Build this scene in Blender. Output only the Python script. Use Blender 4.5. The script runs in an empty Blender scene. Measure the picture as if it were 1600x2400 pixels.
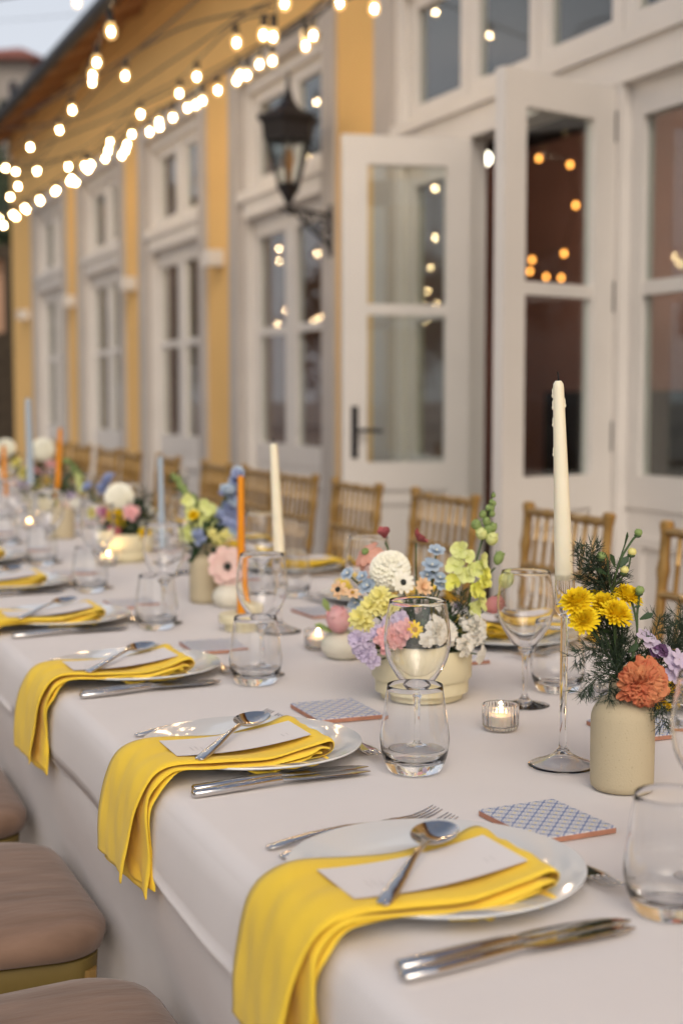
import bpy, math, random
from mathutils import Vector, Matrix
random.seed(7)
PI = math.pi
R = math.radians
sc = bpy.context.scene
col = sc.collection

# ------------------------------------------------------------------ camera, sky, sun, exposure
CAM = Vector((0, 0, 1.19))
YAW, PITCH = R(22.8), math.atan(265/3333)
cd = bpy.data.cameras.new('camera')
cam = bpy.data.objects.new('camera', cd)
col.objects.link(cam)
cam.location = CAM
cam.rotation_euler = (PI/2 - PITCH, 0, -YAW)
cd.sensor_fit = 'VERTICAL'
cd.sensor_height = 36
cd.lens = 50
cd.clip_start = .05
cd.clip_end = 900
cd.dof.use_dof = True
cd.dof.focus_distance = 1.68
cd.dof.aperture_fstop = 3.7
sc.camera = cam

w = bpy.data.worlds.new('World')
sc.world = w
w.use_nodes = True
nt = w.node_tree
bg = nt.nodes['Background']
sky = nt.nodes.new('ShaderNodeTexSky')
sky.sky_type = 'NISHITA'
sky.sun_disc = False
SUN_EL, SUN_AZ = R(36), R(198)
sky.sun_elevation = SUN_EL
sky.sun_rotation = SUN_AZ
sky.air_density = 1.0
sky.dust_density = 6
sky.ozone_density = 1.0
# thin even cloud veil over the clear dusk sky
veil = nt.nodes.new('ShaderNodeMix'); veil.data_type = 'RGBA'; 
wtc = nt.nodes.new('ShaderNodeTexCoord'); wsep = nt.nodes.new('ShaderNodeSeparateXYZ'); wmr = nt.nodes.new('ShaderNodeMapRange')
nt.links.new(wtc.outputs['Generated'], wsep.inputs[0]); nt.links.new(wsep.outputs[2], wmr.inputs[0])
wmr.interpolation_type = 'SMOOTHSTEP'      # the veil is dense near the horizon and thin overhead, as haze is
for i_, v_ in ((1, .12), (2, .85), (3, .72), (4, .10)): wmr.inputs[i_].default_value = v_
nt.links.new(wmr.outputs[0], veil.inputs[0])
veil.inputs[7].default_value = (7.0, 7.1, 7.45, 1)
nt.links.new(sky.outputs[0], veil.inputs[6]); nt.links.new(veil.outputs[2], bg.inputs[0])
bg.inputs[1].default_value = .08
sd = bpy.data.lights.new('sun', 'SUN')
sd.energy = .4
sd.angle = R(40)
sd.color = (1, .95, .90)
sun = bpy.data.objects.new('sun', sd)
col.objects.link(sun)
# light travels from the sun's direction: azimuth measured from +Y clockwise
sdir = Vector((math.sin(SUN_AZ)*math.cos(SUN_EL), math.cos(SUN_AZ)*math.cos(SUN_EL), math.sin(SUN_EL)))
sun.rotation_euler = sdir.to_track_quat('Z', 'Y').to_euler()
sc.view_settings.view_transform = 'Standard'
sc.view_settings.look = 'None'
sc.view_settings.exposure = .72
sc.view_settings.gamma = 1
sc.cycles.max_bounces = 14
sc.cycles.transmission_bounces = 14
sc.cycles.transparent_max_bounces = 24
sc.cycles.caustics_refractive = True
sc.cycles.caustics_reflective = True
sc.cycles.sample_clamp_indirect = 6
sc.cycles.blur_glossy = .3

# ------------------------------------------------------------------ view helpers (photograph pixel -> point in the place)
FW = Vector((math.sin(YAW)*math.cos(PITCH), math.cos(YAW)*math.cos(PITCH), -math.sin(PITCH)))
RT = Vector((math.cos(YAW), -math.sin(YAW), 0))
UP = RT.cross(FW)
def ray(x, y): return FW + RT*((x-800)/3333) - UP*((y-1200)/3333)
def atd(x, y, d): return CAM + ray(x, y)*d
def onz(x, y, z=.75):
    d = ray(x, y); return CAM + d*((z-CAM.z)/d.z)
def depth(p): return (Vector(p)-CAM).dot(FW)

# ------------------------------------------------------------------ mesh builder
class MB:
    def __init__(s): s.v = []; s.f = []; s.m = []
    def add(s, vs, fs, mi=0):
        o = len(s.v); s.v += [tuple(v) for v in vs]
        for f in fs: s.f.append(tuple(i+o for i in f)); s.m.append(mi)
        return s
    def box(s, x0, x1, y0, y1, z0, z1, mi=0):
        return s.add([(x, y, z) for x in (x0, x1) for y in (y0, y1) for z in (z0, z1)],
              [(0,1,3,2), (4,6,7,5), (0,4,5,1), (2,3,7,6), (0,2,6,4), (1,5,7,3)], mi)
    def tube(s, pts, rad, n=8, mi=0, flat=1.0, caps=True):
        pts = [Vector(p) for p in pts]
        if not hasattr(rad, '__len__'): rad = [rad]*len(pts)
        vs = []; up = None
        for i, p in enumerate(pts):
            t = (pts[min(i+1, len(pts)-1)] - pts[max(i-1, 0)])
            if t.length < 1e-9: t = Vector((0,0,1))
            t.normalize()
            if up is None:
                up = Vector((0,0,1)) if abs(t.z) < .9 else Vector((1,0,0))
            a = t.cross(up)
            if a.length < 1e-6: a = t.cross(Vector((0,1,0)))
            a.normalize(); b = a.cross(t); up = b
            for k in range(n):
                c = 2*PI*k/n
                vs.append(p + a*math.cos(c)*rad[i] + b*math.sin(c)*rad[i]*flat)
        fs = []
        for i in range(len(pts)-1):
            for k in range(n):
                fs.append((i*n+k, i*n+(k+1)%n, (i+1)*n+(k+1)%n, (i+1)*n+k))
        if caps:
            fs.append(tuple(range(n-1, -1, -1))); fs.append(tuple((len(pts)-1)*n+k for k in range(n)))
        return s.add(vs, fs, mi)
    def lathe(s, prof, n=40, c=(0,0,0), mod=None, mi=0, close=False):
        vs = []; fs = []; cx, cy, cz = c
        for i, (r, z) in enumerate(prof):
            for k in range(n):
                a = 2*PI*k/n; rr = r if mod is None else mod(i, r, a)
                vs.append((cx+rr*math.cos(a), cy+rr*math.sin(a), cz+z))
        m = len(prof)
        for i in range(m-1 if not close else m):
            j = (i+1) % m
            for k in range(n):
                fs.append((i*n+k, i*n+(k+1)%n, j*n+(k+1)%n, j*n+k))
        return s.add(vs, fs, mi)
    def grid(s, fn, nu, nv, mi=0):
        vs = [fn(i/nu, j/nv) for i in range(nu+1) for j in range(nv+1)]
        fs = [(i*(nv+1)+j, (i+1)*(nv+1)+j, (i+1)*(nv+1)+j+1, i*(nv+1)+j+1) for i in range(nu) for j in range(nv)]
        return s.add(vs, fs, mi)
    def ell(s, c, r, nu=10, nv=6, mi=0, q=None):
        c = Vector(c); vs = []
        for j in range(nv+1):
            t = PI*j/nv
            for k in range(nu):
                a = 2*PI*k/nu
                v = Vector((r[0]*math.sin(t)*math.cos(a), r[1]*math.sin(t)*math.sin(a), r[2]*math.cos(t)))
                if q is not None: v = q @ v
                vs.append(c+v)
        fs = [(j*nu+k, (j+1)*nu+k, (j+1)*nu+(k+1)%nu, j*nu+(k+1)%nu) for j in range(nv) for k in range(nu)]
        return s.add(vs, fs, mi)
    def loft(s, secs, n=12, mi=0):
        # secs: (centre, half width, half thickness) across Y / Z, running along X
        vs = []
        for (x, y, z, a, b) in secs:
            for k in range(n):
                t = 2*PI*k/n; ct, st = math.cos(t), math.sin(t)
                e = .75
                vs.append((x, y + a*math.copysign(abs(ct)**e, ct), z + b*math.copysign(abs(st)**e, st)))
        fs = [(i*n+k, (i+1)*n+k, (i+1)*n+(k+1)%n, i*n+(k+1)%n) for i in range(len(secs)-1) for k in range(n)]
        fs.append(tuple(range(n))); fs.append(tuple((len(secs)-1)*n+k for k in range(n-1, -1, -1)))
        return s.add(vs, fs, mi)
    def petal(s, base, d, nrm, L, W, curl=.2, cup=.1, tip=.6, mi=0, wav=0):
        base = Vector(base); d = Vector(d).normalized(); nrm = Vector(nrm)
        nrm = (nrm - d*nrm.dot(d)).normalized(); side = d.cross(nrm)
        vs = []
        prof = [(0, .25), (.35, .75), (.7, 1), (.92, tip), (1.0, tip*.55)]
        for (t, wd) in prof:
            for q in (-1, 0, 1):
                vs.append(base + d*L*t + side*(q*W*wd/2) + nrm*(L*curl*t*t + (cup*W if q else 0)*wd + (random.uniform(-wav, wav)*L)))
        fs = []
        for i in range(4):
            for j in range(2): fs.append((i*3+j, (i+1)*3+j, (i+1)*3+j+1, i*3+j+1))
        return s.add(vs, fs, mi)
    def build(s, name, mats, parent=None, smooth=True, ang=38, loc=None):
        me = bpy.data.meshes.new(name)
        me.from_pydata(s.v, [], s.f)
        if not isinstance(mats, (list, tuple)): mats = [mats]
        for m in mats: me.materials.append(m)
        if len(mats) > 1: me.polygons.foreach_set('material_index', s.m)
        if smooth:
            me.polygons.foreach_set('use_smooth', [True]*len(me.polygons))
            me.update()
            if ang < 179: me.set_sharp_from_angle(angle=R(ang))
        me.update()
        o = bpy.data.objects.new(name, me); col.objects.link(o)
        if parent: o.parent = parent
        if loc: o.location = loc
        return o

def tag(o, label=None, cat=None, group=None, kind=None):
    if label: o['label'] = label
    if cat: o['category'] = cat
    if group: o['group'] = group
    if kind: o['kind'] = kind
    return o
def thing(name, label, cat, loc=(0,0,0), rz=0, group=None, rot=None):
    o = bpy.data.objects.new(name, None); col.objects.link(o)
    o.empty_display_size = .05
    o.location = loc; o.rotation_euler = rot if rot else (0, 0, rz)
    return tag(o, label, cat, group)
kids = {}
def tree_of(o, allo):
    return [c for c in allo if c.parent is o]
def dup(root, loc, rz=None, label=None, group=None):
    allo = tree_cache(root)
    r = root.copy(); col.objects.link(r); r.location = loc
    if rz is not None: r.rotation_euler = (0, 0, rz)
    if label: r['label'] = label
    if group: r['group'] = group
    for c, gs in allo:
        cc = c.copy(); col.objects.link(cc); cc.parent = r
        for g in gs:
            gg = g.copy(); col.objects.link(gg); gg.parent = cc
    return r
_tc = {}
def tree_cache(root):
    if root.name not in _tc:
        _tc[root.name] = [(c, list(c.children)) for c in root.children]
    return _tc[root.name]

# ------------------------------------------------------------------ materials
def lin(c):
    return tuple(((x/255)/12.92 if x <= 10 else (((x/255)+.055)/1.055)**2.4) for x in c)
def mat(name, c, rough=.5, metal=0, var=.0, vscale=8, bump=0, bscale=60, trans=0, ior=1.45, emit=None, es=0,
        c2=None, coat=0, sss=0, spec=.5, stretch=None, detail=4, sheen=0, transl=0):
    m = bpy.data.materials.new(name); m.use_nodes = True
    n = m.node_tree; b = n.nodes['Principled BSDF']
    b.inputs['Base Color'].default_value = (*c, 1)
    b.inputs['Roughness'].default_value = rough
    b.inputs['Metallic'].default_value = metal
    b.inputs['Specular IOR Level'].default_value = spec
    b.inputs['IOR'].default_value = ior
    b.inputs['Transmission Weight'].default_value = trans
    if coat: b.inputs['Coat Weight'].default_value = coat; b.inputs['Coat Roughness'].default_value = .05
    if sss:
        b.inputs['Subsurface Weight'].default_value = sss
        b.inputs['Subsurface Radius'].default_value = (.02, .012, .006)
        b.inputs['Subsurface Scale'].default_value = .5
    if sheen: b.inputs['Sheen Weight'].default_value = sheen
    if emit:
        b.inputs['Emission Color'].default_value = (*emit, 1); b.inputs['Emission Strength'].default_value = es
    tc = n.nodes.new('ShaderNodeTexCoord'); src = tc.outputs['Object']
    if stretch:
        mp = n.nodes.new('ShaderNodeMapping'); mp.inputs['Scale'].default_value = stretch
        n.links.new(src, mp.inputs[0]); src = mp.outputs[0]
    if var or c2:
        nz = n.nodes.new('ShaderNodeTexNoise'); nz.inputs['Scale'].default_value = vscale; nz.inputs['Detail'].default_value = detail
        n.links.new(src, nz.inputs['Vector'])
        rp = n.nodes.new('ShaderNodeValToRGB')
        rp.color_ramp.elements[0].position = .3; rp.color_ramp.elements[1].position = .7
        if c2: a, d = c, c2
        else: a = tuple(x*(1-var) for x in c); d = tuple(min(1, x*(1+var)) for x in c)
        rp.color_ramp.elements[0].color = (*a, 1); rp.color_ramp.elements[1].color = (*d, 1)
        n.links.new(nz.outputs['Fac'], rp.inputs[0]); n.links.new(rp.outputs[0], b.inputs['Base Color'])
    if bump:
        n2 = n.nodes.new('ShaderNodeTexNoise'); n2.inputs['Scale'].default_value = bscale; n2.inputs['Detail'].default_value = 5
        n.links.new(src, n2.inputs['Vector'])
        bp = n.nodes.new('ShaderNodeBump'); bp.inputs['Strength'].default_value = bump; bp.inputs['Distance'].default_value = .01
        n.links.new(n2.outputs['Fac'], bp.inputs['Height']); n.links.new(bp.outputs[0], b.inputs['Normal'])
    if transl:
        out = n.nodes['Material Output']; ts = n.nodes.new('ShaderNodeBsdfTranslucent'); mx = n.nodes.new('ShaderNodeMixShader')
        ts.inputs[0].default_value = (*c, 1); mx.inputs[0].default_value = transl
        n.links.new(b.outputs[0], mx.inputs[1]); n.links.new(ts.outputs[0], mx.inputs[2]); n.links.new(mx.outputs[0], out.inputs[0])
    return m
def glass_mat(name, c=(1,1,1), ior=1.46):
    m = bpy.data.materials.new(name); m.use_nodes = True
    b = m.node_tree.nodes['Principled BSDF']
    b.inputs['Base Color'].default_value = (*c, 1); b.inputs['Roughness'].default_value = 0
    b.inputs['Transmission Weight'].default_value = 1; b.inputs['IOR'].default_value = ior
    return m
def pane_mat(name, tint, ior=1.6):
    m = bpy.data.materials.new(name); m.use_nodes = True
    n = m.node_tree; n.nodes.remove(n.nodes['Principled BSDF']); out = n.nodes['Material Output']
    t = n.nodes.new('ShaderNodeBsdfTransparent'); t.inputs[0].default_value = (*tint, 1)
    g = n.nodes.new('ShaderNodeBsdfGlossy'); g.inputs['Roughness'].default_value = .0
    f = n.nodes.new('ShaderNodeFresnel'); ge = n.nodes.new('ShaderNodeNewGeometry'); mr = n.nodes.new('ShaderNodeMapRange')
    mr.inputs[3].default_value = ior; mr.inputs[4].default_value = 1/ior      # same index seen from inside the sheet
    n.links.new(ge.outputs['Backfacing'], mr.inputs[0]); n.links.new(mr.outputs[0], f.inputs[0])
    x = n.nodes.new('ShaderNodeMixShader')
    n.links.new(f.outputs[0], x.inputs[0]); n.links.new(t.outputs[0], x.inputs[1]); n.links.new(g.outputs[0], x.inputs[2])
    n.links.new(x.outputs[0], out.inputs[0])
    return m
def emit_mat(name, c, s):
    m = bpy.data.materials.new(name); m.use_nodes = True
    n = m.node_tree; n.nodes.remove(n.nodes['Principled BSDF'])
    e = n.nodes.new('ShaderNodeEmission'); e.inputs[0].default_value = (*c, 1); e.inputs[1].default_value = s
    n.links.new(e.outputs[0], n.nodes['Material Output'].inputs[0])
    return m

M = {}
def cloth_mat(name, c, c2, weave=1200, wb=.25, big=.2):
    m = mat(name, c, rough=.85, c2=c2, vscale=3.0, spec=.2, sheen=.15)
    n = m.node_tree; b = n.nodes['Principled BSDF']; tc = [q for q in n.nodes if q.type == 'TEX_COORD'][0]
    w1 = n.nodes.new('ShaderNodeTexNoise'); w1.inputs['Scale'].default_value = weave; w1.inputs['Detail'].default_value = 2
    w2 = n.nodes.new('ShaderNodeTexNoise'); w2.inputs['Scale'].default_value = 7; w2.inputs['Detail'].default_value = 3
    n.links.new(tc.outputs['Object'], w1.inputs['Vector']); n.links.new(tc.outputs['Object'], w2.inputs['Vector'])
    b1 = n.nodes.new('ShaderNodeBump'); b1.inputs['Strength'].default_value = wb; b1.inputs['Distance'].default_value = .0006
    b2 = n.nodes.new('ShaderNodeBump'); b2.inputs['Strength'].default_value = big; b2.inputs['Distance'].default_value = .01
    n.links.new(w1.outputs['Fac'], b1.inputs['Height']); n.links.new(w2.outputs['Fac'], b2.inputs['Height'])
    n.links.new(b2.outputs[0], b1.inputs['Normal']); n.links.new(b1.outputs[0], b.inputs['Normal'])
    return m
M['cloth'] = cloth_mat('white_linen', (.70, .670, .660), (.745, .712, .702), weave=900, wb=.45, big=.32)
M['yellow_cloth'] = cloth_mat('yellow_linen', (.86, .585, .035), (.92, .65, .07), weave=700, wb=.9, big=.22)
M['plaster'] = mat('yellow_plaster', (.82, .52, .19), rough=.9, var=.06, vscale=1.2, bump=.15, bscale=40)
M['stone'] = mat('grey_stone_trim', (.49, .45, .415), rough=.85, var=.06, vscale=3, bump=.1, bscale=30)
M['white'] = mat('white_paint', (.71, .675, .635), rough=.4, var=.04, vscale=3, bump=.05, bscale=15)
M['dark_metal'] = mat('dark_iron', (.010, .009, .012), rough=.5, metal=.0, var=.3, vscale=20)
M['gutter'] = mat('dark_gutter', (.03, .03, .035), rough=.5)
M['soffit'] = mat('brown_wood_soffit', (.36, .18, .075), rough=.7, var=.25, vscale=4, stretch=(8, .5, 8))
M['roof'] = mat('dark_roof_tiles', (.05, .045, .045), rough=.8, var=.3, vscale=5)
M['int_wall'] = mat('interior_wall', (.42, .22, .19), rough=.9, var=.3, vscale=.8)
M['int_dark'] = mat('interior_dark', (.02, .018, .025), rough=.9)
M['int_floor'] = mat('interior_floor', (.06, .04, .03), rough=.5)
M['pane'] = pane_mat('window_glass', (.90, .93, .91), 1.75)
M['gold'] = mat('gold_painted_wood', (.36, .22, .07), rough=.36, metal=.35, var=.25, vscale=25, c2=None)
M['gold2'] = mat('gold_seat_rail', (.17, .12, .03), rough=.55, metal=.15, var=.1, vscale=10)
M['velvet'] = mat('taupe_velvet', (.18, .112, .078), rough=.95, c2=(.28, .18, .13), vscale=7, stretch=(1, 3.5, 1), sheen=.25, spec=.1, bump=.25, bscale=14)
M['china'] = mat('white_glazed_china', (.70, .73, .75), rough=.06, spec=.6, coat=.5)
M['steel'] = mat('polished_steel', (.62, .60, .585), rough=.09, metal=1, bump=.02, bscale=90)
M['card'] = mat('white_card', (.76, .73, .72), rough=.75, bump=.04, bscale=400)
M['ink'] = mat('grey_ink', (.55, .53, .53), rough=.8)
M['terra'] = mat('terracotta_body', (.42, .20, .13), rough=.85, var=.12, vscale=60)
M['glass'] = glass_mat('clear_glass')
M['tglass'] = glass_mat('clear_tumbler_glass', (.995, 1, 1))
M['ivory'] = mat('ivory_wax', (.86, .81, .63), rough=.45, sss=.15, var=.03, vscale=20, bump=.05, bscale=40)
M['orange_wax'] = mat('orange_wax', (.72, .26, .004), rough=.4)
M['blue_wax'] = mat('pale_blue_wax', (.36, .44, .52), rough=.45)
M['wick'] = mat('charred_wick', (.01, .008, .01), rough=.9)
M['wax'] = mat('white_wax', (.80, .72, .62), rough=.4, sss=.3)
M['tin'] = mat('tealight_tin', (.6, .6, .6), rough=.3, metal=1)
M['flame'] = emit_mat('candle_flame', (1, .60, .24), 220)
M['cream'] = mat('cream_ceramic', (.72, .66, .45), rough=.55, var=.02, vscale=10, bump=.04, bscale=60)
M['whitecer'] = mat('white_bisque', (.70, .67, .56), rough=.6, var=.03, vscale=14)
def speck_mat():
    m = mat('speckled_stoneware', (.50, .43, .29), rough=.85, bump=.12, bscale=500)
    n = m.node_tree; b = n.nodes['Principled BSDF']; tc = [q for q in n.nodes if q.type == 'TEX_COORD'][0]
    v = n.nodes.new('ShaderNodeTexNoise'); v.inputs['Scale'].default_value = 420; v.inputs['Detail'].default_value = 2
    n.links.new(tc.outputs['Object'], v.inputs['Vector'])
    r = n.nodes.new('ShaderNodeValToRGB'); r.color_ramp.elements[0].position = .27; r.color_ramp.elements[1].position = .34
    r.color_ramp.elements[0].color = (.38, .31, .20, 1); r.color_ramp.elements[1].color = (.50, .43, .29, 1)
    n.links.new(v.outputs['Fac'], r.inputs[0]); n.links.new(r.outputs[0], b.inputs['Base Color'])
    return m
M['speck'] = speck_mat()
M['bulb'] = emit_mat('bulb_filament', (1, .70, .38), 85)
M['bulb2'] = None
def bulb_env():
    m = bpy.data.materials.new('bulb_envelope'); m.use_nodes = True
    n = m.node_tree; n.nodes.remove(n.nodes['Principled BSDF']); out = n.nodes['Material Output']
    e = n.nodes.new('ShaderNodeEmission'); e.inputs[0].default_value = (1, .60, .22, 1); e.inputs[1].default_value = .6
    t = n.nodes.new('ShaderNodeBsdfTransparent'); a = n.nodes.new('ShaderNodeAddShader')
    n.links.new(e.outputs[0], a.inputs[0]); n.links.new(t.outputs[0], a.inputs[1]); n.links.new(a.outputs[0], out.inputs[0])
    return m
M['env'] = bulb_env()
M['cable'] = mat('black_cable', (.015, .013, .012), rough=.6)
M['paving'] = mat('terrace_stone', (.38, .34, .30), rough=.85, var=.2, vscale=6, bump=.3, bscale=20)
M['stem'] = mat('green_stem', (.055, .10, .035), rough=.6, var=.2, vscale=50)
M['leaf'] = mat('dark_leaf', (.035, .075, .03), rough=.55, var=.35, vscale=40, transl=.15)
M['fern'] = mat('dark_fern', (.028, .05, .028), rough=.6, var=.3, vscale=60)
M['tree'] = mat('tree_foliage', (.045, .065, .028), rough=.8, var=.4, vscale=1.5)
M['bark'] = mat('bark', (.06, .045, .03), rough=.9, var=.3, vscale=8)
def pet(name, c, c2=None, vs=60):
    c2 = c2 or tuple(min(1, x*1.25) for x in c)
    return mat(name, c, rough=.7, c2=c2, vscale=vs, transl=.22, spec=.25)
P_ = dict(
    yellow=pet('bright_yellow_petal', (.90, .66, .012), (.95, .77, .03)), pale=pet('pale_yellow_petal', (.86, .80, .26), (.90, .86, .42)),
    white=pet('cream_white_petal', (.93, .92, .78), (.96, .95, .88)), pure=pet('soft_white_petal', (.84, .83, .75), (.90, .89, .84)),
    peach=pet('peach_petal', (.86, .56, .34), (.88, .66, .40)), coral=pet('coral_petal', (.76, .38, .28), (.84, .52, .42)),
    burg=pet('burgundy_petal', (.42, .10, .12), (.52, .17, .17)), pink=pet('pink_petal', (.84, .44, .46), (.88, .58, .57)),
    rose=pet('rose_petal', (.68, .27, .30), (.76, .36, .36)), lilac=pet('lilac_petal', (.60, .52, .70), (.72, .64, .78)),
    blue=pet('blue_petal', (.40, .52, .66), (.54, .63, .72)), deepblue=pet('deep_blue_petal', (.28, .35, .58), (.40, .46, .68)),
    lime=pet('chartreuse_petal', (.74, .80, .28), (.82, .86, .46), vs=45), orange=pet('burnt_orange_petal', (.56, .13, .07), (.78, .36, .17), vs=70),
    lemon=pet('lemon_lip_petal', (.84, .86, .12), (.88, .88, .3)),
    budg=pet('green_bud', (.26, .38, .12), (.38, .48, .20)), plum=pet('plum_petal', (.10, .05, .12), (.2, .1, .22)),
    blush=pet('blush_petal', (.86, .60, .56), (.90, .72, .66)), magenta=pet('magenta_petal', (.48, .12, .26), (.56, .18, .32)),
    eye=mat('dark_flower_eye', (.03, .035, .03), rough=.8), gold=mat('golden_eye', (.45, .25, .03), rough=.8))
def tile_mat():
    # glazed tile: blue lattice of dotted double lines with small yellow marks in each cell, on white
    m = mat('blue_lattice_tile', (.68, .68, .70), rough=.3, spec=.25)
    n = m.node_tree; b = n.nodes['Principled BSDF']; tc = [q for q in n.nodes if q.type == 'TEX_COORD'][0]; L = n.links
    sep = n.nodes.new('ShaderNodeSeparateXYZ'); L.new(tc.outputs['Object'], sep.inputs[0])
    def math_(op, a, c=None):
        q = n.nodes.new('ShaderNodeMath'); q.operation = op
        for i, v in enumerate((a, c)):
            if v is None: continue
            if isinstance(v, (int, float)): q.inputs[i].default_value = v
            else: L.new(v, q.inputs[i])
        return q.outputs[0]
    x, y = sep.outputs[0], sep.outputs[1]
    def cell(v, s): return math_('ABSOLUTE', math_('SUBTRACT', math_('FRACT', math_('MULTIPLY', v, s)), .5))
    S = 1/.0138
    u = math_('ADD', x, y); q = math_('SUBTRACT', x, y)
    fx, fy = cell(math_('MULTIPLY', u, .7071), S), cell(math_('MULTIPLY', q, .7071), S)
    l1 = math_('GREATER_THAN', fx, .40); l2 = math_('GREATER_THAN', fy, .425)
    dots = math_('GREATER_THAN', cell(math_('MULTIPLY', q, .7071), S*2.0), .16)
    l1 = math_('MULTIPLY', l1, math_('ADD', math_('MULTIPLY', dots, .6), .4))
    fine = math_('MULTIPLY', math_('LESS_THAN', math_('ABSOLUTE', math_('SUBTRACT', fy, .25)), .03), .35)
    blue = math_('MAXIMUM', math_('MAXIMUM', l1, math_('MULTIPLY', l2, .7)), fine)
    yel = math_('MULTIPLY', math_('LESS_THAN', fx, .12), math_('LESS_THAN', fy, .09))
    m1 = n.nodes.new('ShaderNodeMix'); m1.data_type = 'RGBA'; L.new(blue, m1.inputs[0])
    m1.inputs[6].default_value = (.66, .67, .70, 1); m1.inputs[7].default_value = (.04, .13, .40, 1)
    m2 = n.nodes.new('ShaderNodeMix'); m2.data_type = 'RGBA'; L.new(yel, m2.inputs[0])
    L.new(m1.outputs[2], m2.inputs[6]); m2.inputs[7].default_value = (.72, .60, .22, 1)
    L.new(m2.outputs[2], b.inputs['Base Color'])
    return m
M['tile'] = tile_mat()

# ------------------------------------------------------------------ setting
ground = MB().box(-300, 400, -300, 500, -1, 0)
g = ground.build('ground', M['paving'], smooth=False); tag(g, kind='structure')

# ------------------------------------------------------------------ the yellow building
XW = 2.9
bld = thing('building', 'long yellow plaster building with white framed windows and open glass doors', 'building', (XW, 0, 0))
Y1 = 16.6
def bpart(mb, name, m, parent=None, **k): return mb.build(name, m, parent or bld, **k)
piers = [(6.45, 6.96), (8.70, 9.20), (10.93, 11.40), (13.13, 13.62), (15.34, Y1)]
bays = [(6.96, 8.70), (9.20, 10.93), (11.40, 13.13), (13.62, 15.34)]
for a, b in piers:
    bpart(MB().box(0, .14, a, b, 0, 3.25), 'pier', M['plaster'], smooth=False)
bpart(MB().box(0, .5, -3, 3.0, 0, 3.25), 'pier', M['plaster'], smooth=False)
bpart(MB().box(0, .5, -3, Y1, 3.25, 4.16), 'frieze', M['plaster'], smooth=False)
bpart(MB().box(-.012, .0, -3, Y1, 3.95, 4.05).box(-.02, 0, -3, Y1, 3.262, 3.29), 'frieze_moulding', M['plaster'], smooth=False)
# gable end wall and back shell, interior
bpart(MB().box(.5, 7, Y1-.4, Y1, 0, 4.16), 'end_wall', M['plaster'], smooth=False)
bpart(MB().box(.5, 7, -3.4, -3, 0, 4.16), 'end_wall', M['plaster'], smooth=False)
bpart(MB().box(6.6, 7, -3, Y1-.4, 0, 4.16), 'interior_wall', M['int_wall'], smooth=False)
bpart(MB().box(0, 6.6, -3, Y1-.4, .002, .03), 'interior_floor', M['int_floor'], smooth=False)
bpart(MB().box(.5, 6.6, -3, Y1-.4, 3.4, 3.5), 'interior_ceiling', M['int_dark'], smooth=False)
bpart(MB().box(.5, 6.6, 12.6, 12.8, .03, 3.4), 'interior_wall', M['int_wall'], smooth=False)
bpart(MB().box(3.6, 3.8, 3.4, 12.6, .03, 3.4), 'interior_wall', M['int_wall'], smooth=False)
bpart(MB().box(3.2, 3.59, 7.2, 10.2, .03, 1.25).box(3.3, 3.59, 4.2, 6.6, .03, 2.1), 'dark_sideboard', M['int_dark'], smooth=False)
# dark sideboards and a curtain inside, seen through the glass
bpart(MB().box(.6, .7, 3.2, 3.55, .05, 3.3), 'dark_curtain', M['int_dark'], smooth=False)
# eaves: soffit, rafters, gutter, roof
EX, EZ, WZ = -.36, 4.00, 4.16
def slope_slab(y0, y1, dz0, dz1, x1=0):
    return MB().add([(EX, y0, EZ+dz0), (EX, y1, EZ+dz0), (x1, y1, WZ+dz0), (x1, y0, WZ+dz0), (EX, y0, EZ+dz1), (EX, y1, EZ+dz1), (x1, y1, WZ+dz1), (x1, y0, WZ+dz1)],
               [(0,3,2,1), (4,5,6,7), (0,1,5,4), (1,2,6,5), (0,4,7,3), (2,3,7,6)])
bpart(slope_slab(-3, Y1+.5, 0, .05), 'soffit', M['soffit'], smooth=False)
for i in range(28):
    y = -2.5 + i*.7
    bpart(slope_slab(y, y+.09, -.045, -.001, -.004), 'rafter', M['soffit'], smooth=False)
bpart(MB().tube([(EX-.06, -3, EZ+.01), (EX-.06, Y1+.5, EZ+.01)], .055, 12), 'gutter', M['gutter'])
bpart(MB().add([(EX-.08, -3, EZ+.08), (EX-.08, Y1+.5, EZ+.08), (3.5, Y1+.5, 6.2), (3.5, -3, 6.2), (7.3, Y1+.5, 4.0), (7.3, -3, 4.0)],
               [(0,1,2,3), (3,2,4,5)]), 'roof', M['roof'], smooth=False)

def ring(mb, x0, x1, y0, y1, z0, z1, wy, wz0, wz1):
    """rectangular frame of four butted bars in the wall plane"""
    mb.box(x0, x1, y0, y0+wy, z0, z1).box(x0, x1, y1-wy, y1, z0, z1)
    mb.box(x0, x1, y0+wy, y1-wy, z0, z0+wz0).box(x0, x1, y0+wy, y1-wy, z1-wz1, z1)
    return mb
def sash(parent, y0, y1, z0, z1, x=.07, sw=.085, bar=None, bz=.09):
    mb = MB(); ring(mb, x, x+.05, y0, y1, z0, z1, sw, bz, bz)
    if bar: mb.box(x+.008, x+.042, y0+sw, y1-sw, bar-.025, bar+.025)
    o = mb.build('sash', M['white'], parent, smooth=False)
    segs = [(z0+bz, z1-bz)] if not bar else [(z0+bz, bar-.025), (bar+.025, z1-bz)]
    for a, b in segs:
        MB().box(x+.022, x+.028, y0+sw-.004, y1-sw+.004, a-.004, b+.004).build('pane', M['pane'], o, smooth=False)
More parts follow.
